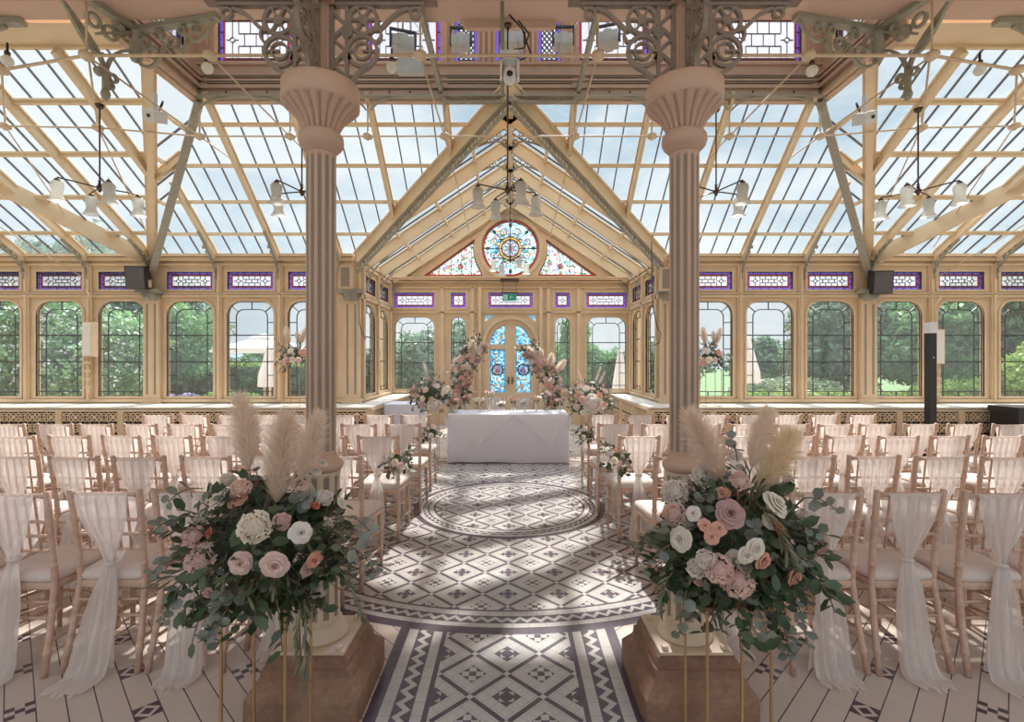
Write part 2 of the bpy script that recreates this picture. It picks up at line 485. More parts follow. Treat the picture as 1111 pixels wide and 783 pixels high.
ZW0, ZW1 = .877, 2.70
ZT0, ZT1 = 2.93, 3.27
cen = [3.82, 4.99, 6.15, 7.46, 8.66, 9.86, 11.06]
for side, nm in ((-1,'left'),(1,'right')):
    # the long window wall on this side, one board pierced by its lights
    fr = front_fr(YW); holes = []; lights = [side*c for c in cen]
    wl = MB()
    X0, X1 = (3.0, 12.5)
    hs = []
    for c in cen:
        hs.append([(side*u, w) for u, w in rrect(c-.45, c+.45, ZW0, ZW1, .24)]); hs.append([(side*u, w) for u, w in rect(c-.44, c+.44, ZT0, ZT1)])
    wl.plate([(side*X0,0),(side*X1,0),(side*X1,ZE),(side*X0,ZE)], hs, fr, 0, .10)
    wall = struct('wall_back_'+nm, wl, CREAM)
    for c in lights:
        arched_window(c-.45, c+.45, ZW0, ZW1, .24, fr); stained_light(c-.44, c+.44, ZT0, ZT1, fr)
    # rails and mouldings
    tr = MB()
    for z, h, d in ((.80,.055,.06),(2.80,.05,.05),(2.845,.02,.07),(3.40,.04,.05),(3.50,.07,.08),(3.57,.05,.13)):
        a, b = sorted((side*X0, side*X1)); tr.box(a, b, YW-d, YW+.0, z-h/2, z+h/2)
    for u in (4.405,5.57,8.06,9.26,10.46):
        c = side*u; tr.box(c-.05, c+.05, YW-.045, YW, .80, 3.42); tr.box(c-.022, c+.022, YW-.07, YW-.045, .80, 3.42)
    struct('trim_'+('1' if side < 0 else '2'), tr, CREAM)
    # window sill shelf and pierced radiator fronts
    sl = MB(); a, b = sorted((side*2.45, side*12.5)); sl.box(a, b, 8.90, YW, .715, .745)
    struct('window_sill', sl, SILL)
    # end wall of the wing
    ew = MB(); ex = side*12.5; a, b = sorted((ex, ex+side*.12))
    ew.box(a, b, 6.2, YW, 0, 3.6); ew.box(a, b, -3, 6.2, 0, 1.0); struct('wall_'+nm, ew, CREAM)

# pierced grille panel, one mesh shared by all
def grille_mesh(w, h):
    mb = MB(); t = .166; nx = round(w/t); nz = round(h/t); t = w/nx; tz = h/nz; d0, d1 = 0, .012
    for j in range(nz):
        for i in range(nx):
            cx, cz = -w/2+(i+.5)*t, (j+.5)*tz; r = t*.42
            mb.stroke(circ(cx,cz,r,14), .017, ID3, d0, d1, closed=True)
            if (i+j)%2 == 0: mb.stroke(circ(cx,cz,r*.45,8), .014, ID3, d0, d1, closed=True)
            else: mb.plate(circ(cx,cz,r*.55,6), [], ID3, d0, d1)
            for k in range(4):
                a = pi/4+k*pi/2
                mb.stroke([(cx+r*.45*cos(a),cz+r*.45*sin(a)),(cx+t*.68*cos(a),cz+t*.68*sin(a))], .018, ID3, d0, d1)
    mb.plate([(-w/2-.05,-.05),(w/2+.05,-.05),(w/2+.05,h+.04),(-w/2-.05,h+.04)], [rect(-w/2,w/2,0,h)], ID3, -.008, .014)
    return mb.mesh('grille', [CREAM])
GR = grille_mesh(1.0, .58)
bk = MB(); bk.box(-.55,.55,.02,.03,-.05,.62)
BKM = bk.mesh('grille_backing', [DARK])  # dark sheet behind the holes, its colour standing for the cavity's shade
def grille(x, y, rz, group='pierced radiator grilles under the window sill'):
    o = obj('radiator_grille', GR); o.location = (x, y, .08); o.rotation_euler = (0,0,rz)
    c = obj('backing', BKM, o); c['label'] = 'dark sheet painted as the shade behind the pierced pattern'
    return tag(o, None, 'radiator grille', group)
GPOS = [('the bay','first'),('','second'),('','third'),('','fourth'),('','fifth'),('','sixth'),('','seventh'),('','eighth')]
for side in (-1,1):
    for i in range(8):
        o = grille(side*(3.05+1.1*i+.0), 8.90, 0)
        o['label'] = 'cream pierced radiator grille, %s from the bay on the %s side' % (GPOS[i][1], 'left' if side < 0 else 'right')
    for i in range(3):
        o = grille(side*2.44, 9.55+1.1*i-.05, -side*pi/2, 'pierced grilles along the bay benches')
        o['label'] = 'cream pierced grille of the %s bay bench, %s from the altar table' % ('left' if side < 0 else 'right', ('nearest','middle','farthest')[i])
    sl = MB(); a, b = sorted((side*2.42, side*XB)); sl.box(a, b, YW, YB, .715, .745); struct('window_sill', sl, SILL)
    bb_ = MB(); a, b = sorted((side*2.50, side*(XB+.1))); bb_.box(a, b, 8.96, YB, 0, .714); a, b = sorted((side*2.44, side*2.50)); bb_.box(a, b, 8.9, YB, .66, .714); bb_.box(a, b, 8.9, YB, 0, .08); 
    for yy in (8.93, 9.98, 11.08, 12.18): bb_.box(a, b, yy-.05, yy+.05, .08, .66)
    struct('trim_'+('15' if side < 0 else '16'), bb_, CREAM)
    bc = MB(); a, b = sorted((side*2.95, side*12.5)); bc.box(a, b, 8.97, YW, 0, .714); struct('trim_'+('17' if side < 0 else '18'), bc, CREAM)

# flat fluted piers against the wall
def pier(x, y, zt, name='pilaster', w=.15):
    p = MB()
    p.box(x-w, x+w, y-.10, y+.0, .745, zt); 
    p.box(x-w-.03, x+w+.03, y-.12, y, .745, .84)
    f = MB()
    for k in (-1,1): f.box(x+k*w*.5-.018, x+k*w*.5+.018, y-.104, y-.098, .92, zt-.22)
    r = struct(name, p, CREAM)
    f.build('flute', FLUTE, r)
    c = MB(); c.lathe([(w*.95,zt-.16),(w*1.0,zt-.14),(w*1.3,zt-.02)], 8, (x, y-.06)); c.box(x-w*1.5, x+w*1.5, y-.21, y, zt-.02, zt+.05)
    c.build('capital', IRON, r)
for sx in (-1,1):
    pier(sx*6.83, YW, 2.86); pier(sx*3.02, YW, 2.86)

# bay side walls
for side, nm in ((-1,'left'),(1,'right')):
    fr = side_fr(side*XB, side); wl = MB(); cs = (10.42, 11.55)
    hs = []
    for c in cs: hs += [rrect(c-.42,c+.42,ZW0,ZW1,.24), rect(c-.42,c+.42,ZT0,ZT1)]
    wl.plate(rect(9.72, YB+.1, 0, ZE), hs, fr, 0, .10); struct('wall_bay_'+nm, wl, CREAM)
    for c in cs: arched_window(c-.42,c+.42,ZW0,ZW1,.24,fr); stained_light(c-.42,c+.42,ZT0,ZT1,fr)
    tr = MB(); a, b = sorted((side*XB, side*(XB-.06)))
    for z, h in ((.80,.05),(2.80,.05),(2.845,.02),(3.42,.05),(3.53,.10)): tr.box(a, b, 9.7, YB, z-h/2, z+h/2)
    for c in (9.9, 10.985, 12.1): tr.box(a, b, c-.05, c+.05, .8, 3.4)
    struct('trim_'+('3' if side < 0 else '4'), tr, CREAM)

# bay end wall with its gable
fr = front_fr(YB); wb = MB()
bigw = [(-2.34,.48),(2.34,.48)]
hs = []
zt0, zt1 = 2.845, 3.21
for c, hw in bigw: hs += [rrect(c-hw,c+hw,.858,2.62,.24), rect(c-.49,c+.49,zt0,zt1)]
for c in (-1.27,1.27):
    hs += [rrect(c-.18,c+.18,.858,2.62,.175), rect(c-.18,c+.18,zt0,zt1)]
hs += [rect(-.54,.54,zt0,zt1)]
RZ, RR = 4.30, .70
hs += [circ(0,RZ,RR,40)]
def tri(s):
    a = [(s*2.12,3.62),(s*.68,3.62)] + [(s*(.0+ .90*cos(t)), RZ+.90*sin(t)) for t in (-.62,-.40,-.2,0.0)] + [(s*.865,4.52)]
    return a
for s in (-1,1): hs.append(tri(s))
DR = .60
door_open = [(-DR,0),(DR,0),(DR,1.95)] + arc(0,1.95,DR,0,180,20)[1:] 
hs.append(door_open)
for s in (-1,1): hs.append([(s*.62,2.50),(s*.62,2.66),(s*.34,2.66),(s*.50,2.60)])
G0 = XB+.25
wb.plate([(-G0,0),(G0,0),(G0,ZE-.16),(0,ZE+XB*MBAY+.02),(-G0,ZE-.16)], hs, fr, 0, .12)
struct('wall_back', wb, CREAM)
for c, hw in bigw: arched_window(c-hw,c+hw,.858,2.62,.24,fr); stained_light(c-.49,c+.49,zt0,zt1,fr)
for c in (-1.27,1.27): arched_window(c-.18,c+.18,.858,2.62,.175,fr,ins=.06); stained_light(c-.18,c+.18,zt0,zt1,fr)
stained_light(-.54,.54,zt0,zt1,fr)
for s in (-1,1):
    n = nwin(); m = MB(); m.plate([(s*.62,2.50),(s*.62,2.66),(s*.34,2.66),(s*.50,2.60)], [], fr, .05, .055); struct(n, m, SG[5:6])
tr = MB()
for z, h, d in ((.80,.05,.06),(2.73,.03,.05),(3.33,.03,.05),(3.46,.03,.10),(3.52,.05,.14),(3.56,.03,.17)): 
    if z < 1:
        tr.box(-XB,-.66,YB-d,YB,z-h/2,z+h/2); tr.box(.66,XB,YB-d,YB,z-h/2,z+h/2)
    else: tr.box(-XB,XB,YB-d,YB,z-h/2,z+h/2)
for u in (-1.66,-.93,.93,1.66): tr.box(u-.05,u+.05,YB-.05,YB,.8,3.33)
for u in (-.74,.74): tr.box(u-.04,u+.04,YB-.09,YB,0,3.33)
tr.plate(arc(0,1.95,.70,0,180,24)+arc(0,1.95,.61,180,0,24), [], fr, -.05, 0)
for s in (-1,1):
    for off, w, d in ((.10,.05,.06),(.26,.03,.04)):
        a = V((s*XB, YB-d/2, ZE-off)); b = V((0, YB-d/2, ZE+XB*MBAY-off)); tr.bar(a, b, d, w, up=(0,1,0)) if 0 else tr.plate([(s*XB,ZE-off),(0,ZE+XB*MBAY-off),(0,ZE+XB*MBAY-off-w),(s*XB,ZE-off-w)], [], fr, -d, 0)
tr.stroke(circ(0,RZ,RR+.06,40), .07, fr, -.04, 0, closed=True)
struct('trim_5', tr, CREAM)
# dark edging lines painted on the gable mouldings
ln = MB()
for s in (-1,1):
    ln.stroke([(s*2.62,3.60),(0,ZE+XB*MBAY-.40)], .014, fr, -.006, 0)
    ln.stroke([(s*2.62,3.60),(s*.55,3.60)], .014, fr, -.006, 0)
struct('trim_6', ln, FLUTE)
# rose window
def polar(mb, r0, r1, a0, a1, mi, n=6):
    mb.plate([(r1*cos(lerp(a0,a1,i/n)), RZ+r1*sin(lerp(a0,a1,i/n))) for i in range(n+1)] + [(r0*cos(lerp(a1,a0,i/n)), RZ+r0*sin(lerp(a1,a0,i/n))) for i in range(n+1)], [], fr, .050, .054, mi)
g = MB(); ld = MB()
S = lambda pts, w=.012, cl=False: ld.stroke(pts, w, fr, .040, .062, closed=cl)
g.plate(circ(0,RZ,.045,10), [], fr, .05,.054, 7)
for k in range(8):
    a = k*pi/4
    polar(g, .045, .12, a-pi/8, a+pi/8, 2 if k%2 else 5); polar(g, .12, .205, a-pi/8, a+pi/8, 2)
    c, s = cos(a), sin(a); pc = (.13*c, RZ+.13*s); S(circ(pc[0],pc[1],.05,10), .008, True)
    polar(g, .23,.275, a-pi/8, a+pi/8, 3)
    polar(g, .645,.685, a-pi/8, a+pi/8, 1); polar(g, .685,.70, a-pi/8, a+pi/8, 2)
    # leaf
    L = [(.50+.14*(i/8)-.0, .042*sin(pi*i/8)) for i in range(9)]; L = [(.49+.14*i/8, .042*sin(pi*i/8)) for i in range(9)] + [(.49+.14*i/8, -.042*sin(pi*i/8)) for i in range(7,0,-1)]
    g.plate([(u*c-v*s, RZ+u*s+v*c) for u,v in L], [], fr, .044, .049, 4)
    S([(.22*c,RZ+.22*s),(.64*c,RZ+.64*s)], .009)
    a2 = a+pi/8; q = (.44*cos(a2), RZ+.44*sin(a2)); S(circ(q[0],q[1],.075,12), .009, True); g.plate(circ(q[0],q[1],.03,8), [], fr, .044,.049, 3)
    for b in (-.22,.22):
        q = (.33*cos(a2+b), RZ+.33*sin(a2+b)); S(circ(q[0],q[1],.04,8), .008, True); g.plate(circ(q[0],q[1],.022,8), [], fr, .044,.049, 5)
for r_, w in ((.05,.01),(.21,.03),(.28,.012),(.645,.012),(.69,.014)): S(circ(0,RZ,r_,40), w, True)
S([(-.7,RZ),(-.22,RZ)]); S([(.22,RZ),(.7,RZ)]); S([(0,RZ-.7),(0,RZ-.22)]); S([(0,RZ+.22),(0,RZ+.7)])
n = nwin(); fm = MB(); fm.plate(circ(0,RZ,RR+.03,40), [circ(0,RZ,RR,40)], fr, -.02, .03); root = struct(n, fm, CREAM)
fd = MB(); fd.plate(circ(0,RZ,.645,40), [circ(0,RZ,.275,30)], fr, .050,.054); fd.build('floral_panes', FIELD, root)
g.build('coloured_panes', SG, root); ld.build('lead_lines', LEAD, root)
for s in (-1,1):
    P = tri(s); n = nwin(); fm = MB(); cx = sum(p[0] for p in P)/len(P); cz = sum(p[1] for p in P)/len(P)
    shr = lambda k: [(cx+(p[0]-cx)*k, cz+(p[1]-cz)*k) for p in P]
    fm.plate(shr(1.03), [shr(1.0)], fr, -.015, .03); root = struct(n, fm, CREAM)
    g = MB(); g.plate(shr(1.0), [shr(.90)], fr, .05,.054, 1); g.plate(circ(s*1.22,3.86,.06,10), [], fr, .044,.049, 7); g.plate(circ(s*1.75,3.72,.035,8), [], fr, .044,.049, 3)
    fd = MB(); fd.plate(shr(.90), [], fr, .05,.054); fd.build('floral_panes', FIELD2, root)
    g.build('coloured_panes', SG, root)
    l = MB()
    for u in (.95,1.2,1.45,1.75): l.stroke([(s*u,3.63),(s*u, 3.63+(2.1-u)*.70)], .01, fr, .04,.06)
    l.stroke(shr(.90), .012, fr, .04,.06, closed=True); l.stroke(shr(1.0), .014, fr, .04,.06, closed=True); l.stroke(circ(s*1.22,3.86,.06,10), .01, fr, .04,.06, closed=True)
    l.build('lead_lines', LEAD, root)
# double door
for s, k in ((-1,1),(1,2)):
    D = MB(); fo = [(s*.0,0.0),(s*.595,0.0),(s*.595,1.95)] + [(s*x_, z_) for x_, z_ in arc(0,1.95,.595,0,90,12)[1:]]
    low = rect(*sorted((s*.13,s*.50)), .78, 1.83)
    up = [(s*.13,1.95),(s*.50,1.95)] + [(s*x_,z_) for x_,z_ in arc(0,1.95,.50,12,75,8)]
    D.plate(fo, [low, up], fr, .02, .07); root = struct('door_%d' % k, D, CREAM)
    gp = MB(); gp.plate(low, [], fr, .045,.05); gp.plate(up, [], fr, .045,.05); gp.build('stained_panes', DOORG, root)
    b = MB()
    for rr in (low,):
        x0, x1 = min(p[0] for p in rr), max(p[0] for p in rr); z0, z1 = rr[0][1], rr[2][1]
        b.plate(rr, [rect(x0+.035,x1-.035,z0+.035,z1-.035)], fr, .038,.044, 5)
        b.plate(circ((x0+x1)/2,1.33,.15,18), [circ((x0+x1)/2,1.33,.115,18)], fr, .03,.042, 6)
        b.plate(circ((x0+x1)/2,1.33,.115,18), [], fr, .034,.040, 2); b.plate(circ((x0+x1)/2,1.30,.07,10), [], fr, .030,.034, 7)
    b.stroke(up, .03, fr, .038,.044, 5, True)
    b.build('coloured_panes', SG, root)
    h = MB(); h.stroke([(s*.045,.98),(s*.045,1.16)], .03, fr, -.0,.02); h.tube([(s*.045,YB-.03,1.06),(s*.11,YB-.03,1.06)], .01); h.build('handle', BRONZE, root)

# ------------------------------------------------------------------ roofs
def zc(Y): return ZE + M1*(YW-Y)          # central roof height at depth Y
def zw(Y): return ZE + M2*(YW-Y)          # wing roof
def zb(xx): return ZE + MBAY*(XB-abs(xx)) # bay roof
YV = YW-(ZE+MBAY*XB-ZE)/M1                # where the valleys meet
rg = MB()
rg.add([(-XP,YW,ZE),(-XB,YW,ZE),(0,YV,zc(YV)),(0,YL,ZL),(-XL,YL,ZL)], [(0,1,2,3,4)])
rg.add([(XP,YW,ZE),(XB,YW,ZE),(0,YV,zc(YV)),(0,YL,ZL),(XL,YL,ZL)], [(4,3,2,1,0)])
ceil = struct('roof_central_glazing', rg, ROOFG)
bars = MB()
for sx in (-1,1):
    x = 2.0
    k = 0
    edges = [3.24-1.19*2, 3.24-1.19, 3.24, 4.43, 5.62, 6.87]
    for a, b in zip(edges, edges[1:]):
        for q in (1,2,3):
            u = lerp(a,b,q/4)
            ylo = YW if u >= XB else YV+(YW-YV)*u/XB
            yhi = YL if u <= XL else lerp(YL,YW,(u-XL)/(XP-XL))
            if ylo-yhi > .1: bars.bar((sx*u,ylo,zc(ylo)),(sx*u,yhi,zc(yhi)), .016,.03, off=-.02)
bars.build('glazing_bars', DARKG, ceil)
NB = [0]
def beam(a, b, w, h, off=0, mat=CREAM2, up=(0,0,1), name='roof_beam'):
    m = MB(); m.bar(a, b, w, h, off=off, up=up)
    if mat is CREAM2 and w > .05: m.bar(a, b, w*1.7, .025, off=off+h/2-.012, up=up)
    return struct(name, m, mat)
for sx in (-1,1):
    for u in (.95,2.07,3.24,4.43,5.62):
        ylo = YW-.02 if u >= XB else YV+(YW-YV)*u/XB
        yhi = YL if u <= XL else lerp(YL,YW,(u-XL)/(XP-XL))
        if ylo-yhi < .3: continue
        beam((sx*u,ylo,zc(ylo)),(sx*u,yhi,zc(yhi)), .06,.12, off=-.08)
    # hip, valley into the bay
    hp = MB(); A = V((sx*XP,YW-.05,ZE-.35)); A2 = V((sx*XP,YW,ZE)); Bq = V((sx*XL,YL,ZL))
    hp.bar(A, Bq-V((0,0,.12)), .05,.16); hp.bar(A, Bq-V((0,0,.12)), .12,.02, off=-.08); struct('roof_beam', hp, IRON)
    vl = MB(); a = V((sx*XB,YW,ZE)); b = V((0,YV,zc(YV))); vl.bar(a, b, .16,.20, off=-.10); vl.bar(a, b, .24,.03, off=-.0); struct('roof_beam', vl, CREAM2)
    # pierced iron rib below the valley
    rb = MB(); n_ = V((0,0,-1)); d = (b-a)
    o1, o2 = V((0,-.05,-.24)), V((0,-.05,-.36))
    rb.bar(a+o1, b+o1, .05,.018); rb.bar(a+o2, b+o2, .05,.018)
    for k in range(34):
        p = a+d*((k+.5)/34); 
        if k%3 == 0: rb.bar(p+o1, p+o2, .04,.012)
        else:
            rb.tube([p+(o1+o2)/2+d.normalized()*.048*cos(t)+V((0,0,.05*sin(t))) for t in [i*pi/4 for i in range(8)]], .010, 4, closed=True)
    struct('roof_beam', rb, IRON)
# purlins of the central roof
for k in range(4):
    Y = 9.237-.522*k; z = zc(Y)
    xv = XB*(Y-YV)/(YW-YV); xh = XL+(XP-XL)*(Y-YL)/(YW-YL)
    for sx in (-1,1): beam((sx*xv,Y,z),(sx*xh,Y,z), .05,.05, off=-.05, name='roof_purlin')
# bay roof
bg = MB()
for sx in (-1,1):
    vs = [(sx*XB,YW,ZE),(sx*XB,YB,ZE),(0,YB,zb(0)),(0,YV,zb(0))]
    bg.add(vs, [(0,1,2,3)])
bay = struct('roof_bay_glazing', bg, ROOFG)
bb = MB()
ribs = [7.95, 8.97, 10.05, 11.12, 12.17]
for sx in (-1,1):
    for a, b in zip([7.2]+ribs, ribs):
        for q in (1,2,3):
            Y = lerp(a,b,q/4)
            x0 = XB if Y > YW else XB*(Y-YV)/(YW-YV)
            if x0 > .15: bb.bar((sx*x0,Y,zb(x0)),(0,Y,zb(0)), .016,.03, off=-.02)
bb.build('glazing_bars', DARKG, bay)
for Y in ribs:
    x0 = XB if Y > YW else XB*(Y-YV)/(YW-YV)
    m = MB()
    for sx in (-1,1):
        m.bar((sx*x0,Y,zb(x0)),(0,Y,zb(0)), .07,.20, off=-.12); m.bar((sx*x0,Y,zb(x0)),(0,Y,zb(0)), .12,.03, off=-.0)
    struct('roof_beam', m, CREAM2)
    ib = MB(); fy = lambda u,w,d: (u, Y+d, w)
    for sx in (-1,1):
        # small lacy brackets at apex and eave
        z0 = zb(0)-.26
        for q, (cx, cz, r_) in enumerate(((.10,-.13,.06),(.23,-.19,.045),(.33,-.25,.035),(.09,-.28,.05))): ib.stroke(circ(sx*cx, z0+cz, r_, 10), .014, fy, -.012,.012, closed=True)
        ib.stroke(bez((sx*.03,z0-.45),(sx*.06,z0-.25),(sx*.2,z0-.2),(sx*.5,z0-.34)), .02, fy, -.012,.012)
        if Y > YW:
            e = XB
            ib.stroke(bez((sx*(e-.03),2.95),(sx*(e-.08),3.3),(sx*(e-.3),3.55),(sx*(e-.75),3.85)), .025, fy, -.015,.015)
            for q, (cx, cz, r_) in enumerate(((.10,.0,.06),(.20,.11,.06),(.33,.20,.05),(.06,-.15,.045),(.46,.28,.04))): ib.stroke(circ(sx*(e-cx), 3.45+cz, r_, 10), .016, fy, -.012,.012, closed=True)
    struct('roof_beam', ib, IRON)
rd = MB(); rd.bar((0,YV,zb(0)),(0,YB,zb(0)), .10,.20, off=-.08); struct('roof_beam', rd, CREAM2)
for sx in (-1,1):
    for u in (.62, 1.4, 2.2):
        y0 = YV+(YW-YV)*u/XB; beam((sx*u,y0,zb(u)),(sx*u,YB,zb(u)), .05,.05, off=-.06, name='roof_purlin')
# wing roofs, each with the small triangle between hip and valley
YR = 6.33
for sx in (-1,1):
    vx = 4.55; vy = 6.38
    g = MB(); g.add([(sx*XP,YW,ZE),(sx*12.5,YW,ZE),(sx*12.5,YR,zw(YR)),(sx*vx,YR,zw(YR))], [(0,1,2,3)])
    g.add([(sx*XP,YW,ZE),(sx*XL,YL,ZL),(sx*vx,YR,zw(YR))], [(0,1,2)])
    wing = struct('roof_wing_glazing', g, ROOFG)
    bars = MB(); ed = [5.68-1.195, 5.68, 6.87, 8.08, 9.28, 10.48, 11.68, 12.5]
    for a, b in zip(ed, ed[1:]):
        for q in (1,2,3):
            u = lerp(a,b,q/4); ylo = YW if u > XP else lerp(YR,YW,(u-vx)/(XP-vx))
            if ylo-YR > .1: bars.bar((sx*u,ylo,zw(ylo)),(sx*u,YR,zw(YR)), .016,.03, off=-.02)
    # bars of the triangle
    for q in (1,2,3,4,5):
        Y = lerp(7.32,8.9,q/5) ; xa = lerp(XL,XP,(Y-YL)/(YW-YL)); xb_ = lerp(vx,XP,(Y-YR)/(YW-YR))
        if q in (1,3,4): bars.bar((sx*xa,Y,zc(Y)),(sx*xb_,Y,zw(Y)), .016,.03, off=-.02)
    bars.build('glazing_bars', DARKG, wing)
    for u in ed[1:-1]:
        ylo = YW-.02 if u >= XP else lerp(YR,YW,(u-vx)/(XP-vx))
        beam((sx*u,ylo,zw(ylo)),(sx*u,YR,zw(YR)), .075,.13, off=-.09)
    for Y in (9.10,8.385,7.66,6.93):
        xv = lerp(vx,XP,(Y-YR)/(YW-YR)); beam((sx*xv,Y,zw(Y)),(sx*12.5,Y,zw(Y)), .06,.06, off=-.05, name='roof_purlin')
    beam((sx*XP,YW,ZE-.05),(sx*vx,YR,zw(YR)-.02), .10,.14, off=-.07)
    # jack rafter and short purlins on the triangle
    Yj = 8.03; beam((sx*lerp(vx,XP,(Yj-YR)/(YW-YR)),Yj,zw(Yj)),(sx*lerp(XL,XP,(Yj-YL)/(YW-YL)),Yj,zc(Yj)), .08,.12, off=-.08)
    for ya, t in ((6.93,.22),(7.66,.50),(8.385,.72)):
        xa = lerp(vx,XP,(ya-YR)/(YW-YR)); yy = YL+(xa-XL)*(YW-YL)/(XP-XL)
        beam((sx*xa,ya,zw(ya)),(sx*xa,yy,zc(yy)), .05,.05, off=-.05, name='roof_purlin')
    # heavy raking brace from the pier, out and up
    m = MB(); m.bar((sx*6.95,YW-.1,ZE-.05),(sx*8.35,7.9,zw(7.9)-.12), .12,.26, off=-.02); m.bar((sx*8.35,7.9,zw(7.9)-.12),(sx*9.9,6.2,zw(6.2)-.14), .12,.26, off=-.02); struct('roof_beam', m, CREAM2)
    # ridge soffit board
    m = MB(); a, b = sorted((sx*4.7, sx*12.5)); m.box(a, b, 5.9, YR, 5.54, 5.60); m.box(a,b,YR-.03,YR+.02,5.50,5.75); struct('trim_'+('7' if sx<0 else '8'), m, CREAM2)
    # eave brackets under each rafter
    for u in (3.24,4.43,5.62,6.87,8.08,9.28,10.48):
        mm = zc if u < XP-.1 else zw; slope = M1 if u < XP-.1 else M2
        br = MB(); fx = lambda p,w,d: (sx*u+d, YW-p, w)
        br.stroke(bez((.02,3.0),(.05,3.3),(.12,3.45),(.62,3.60+slope*.62-.22)), .022, fx, -.015,.015)
        br.stroke([(.02,2.95),(.02,3.45)], .03, fx, -.015,.015)
        for cx, cz, r_ in ((.06,3.16,.035),(.08,3.28,.04),(.14,3.40,.045),(.24,3.50,.04),(.34,3.58,.035),(.44,3.65,.03)):
            br.stroke(circ(cx,cz,r_,8), .013, fx, -.01,.01, closed=True)
        struct('roof_beam', br, IRON)

# flat ceiling over the near part, lantern beyond it
cl = MB()
cl.box(-12.5,12.5,-.9,5.86,5.55,5.70)
struct('ceiling', cl, PINKP)
rgl = MB(); rgl.box(-12.5,12.5,-3.1,-.9,5.60,5.61); rr_ = struct('roof_unseen_rear_glazing', rgl, ROOFG)  # unseen glazing behind the camera, put in to lift the foreground fill
for i in range(11): beam((-12.5+2.5*i,-3.1,5.55),(-12.5+2.5*i,-.9,5.55), .07,.12)
cb = MB(); fy = front_fr(5.86)
cb.plate([(-4.5,5.70),(-4.5,5.60),(-1.55,5.60),(-1.50,5.57),(-.62,5.57)]+arc(-.62,5.49,.08,90,0,5)+[(-.50,5.46),(.50,5.46)]+[(p[0],p[1]) for p in arc(.62,5.49,.08,180,90,5)]+[(1.5,5.57),(1.55,5.60),(4.5,5.60),(4.5,5.70)], [], fy, 0, .06)
struct('trim_9', cb, PINKP)
LANT = plain('lantern_timber', (.50,.345,.25), .6, var=.06)
lw = MB(); fr = front_fr(YL)
bw = [(-3.72,.53),(-1.55,.54),(1.50,.52),(3.72,.53)]
nw_ = [(-.64,.165),(-.02,.185),(.58,.165)]
z0, z1 = 5.93, 6.62
hs = [rect(c-h,c+h,z0,z1) for c,h in bw+nw_]
lw.plate(rect(-XL-.1,XL+.1,ZL-.16,7.2), hs, fr, 0, .1)
struct('wall_lantern_back', lw, LANT)
for c, h in bw: stained_light(c-h,c+h,z0,z1,fr)
LATT = MB()
for c, h in nw_:
    n = nwin(); m = MB(); m.plate(rect(c-h-.04,c+h+.04,z0-.04,z1+.04), [rect(c-h,c+h,z0,z1)], fr, -.02,.03); root = struct(n, m, LANT)
    g = MB(); g.plate(rect(c-h,c+h,z0,z1), [rect(c-h+.05,c+h-.05,z0+.05,z1)], fr, .05,.054, 0); g.plate(rect(c-h+.05,c+h-.05,z0+.05,z1), [], fr, .05,.054, 2); g.build('stained_panes', SG, root)
    l = MB(); a, b = c-h+.05, c+h-.05
    for i in range(-3,12):
        zz = z0+.05+i*.085
        for sg in (1,-1):
            p = [(a if sg > 0 else b, zz), (b if sg > 0 else a, zz+(b-a)*1.2)]
            if p[1][1] > z0+.05 and p[0][1] < z1:
                t0 = max(0,(z0+.05-p[0][1])/(p[1][1]-p[0][1])); t1 = min(1,(z1-p[0][1])/(p[1][1]-p[0][1]))
                l.stroke([(lerp(p[0][0],p[1][0],t0),lerp(p[0][1],p[1][1],t0)),(lerp(p[0][0],p[1][0],t1),lerp(p[0][1],p[1][1],t1))], .011, fr, .04,.06)
    l.stroke(rect(a,b,z0+.05,z1), .01, fr, .04,.06, closed=True); l.build('lead_lines', LEAD, root)
lt = MB()
for z, h, d in ((5.55,.05,.04),(5.65,.03,.03),(5.72,.025,.05),(5.40,.05,.06),(5.88,.03,.05)): lt.box(-XL,XL,YL-d,YL,z-h/2,z+h/2)
for u in (-4.4,-3.05,-2.9,-2.25,-.98,-.93,-.38,-.3,.26,.34,.90,.98,2.15,3.05,4.4): lt.box(u-.025,u+.025,YL-.04,YL,5.90,7.2)
struct('trim_10', lt, LANT)
ll = MB()
for a, b in ((-4.4,-1.15),(-.9,.9),(1.15,4.4)):
    for z in (5.60,5.685): ll.box(a,b,YL-.046,YL-.0,z-.006,z+.006)
struct('trim_11', ll, FLUTE)
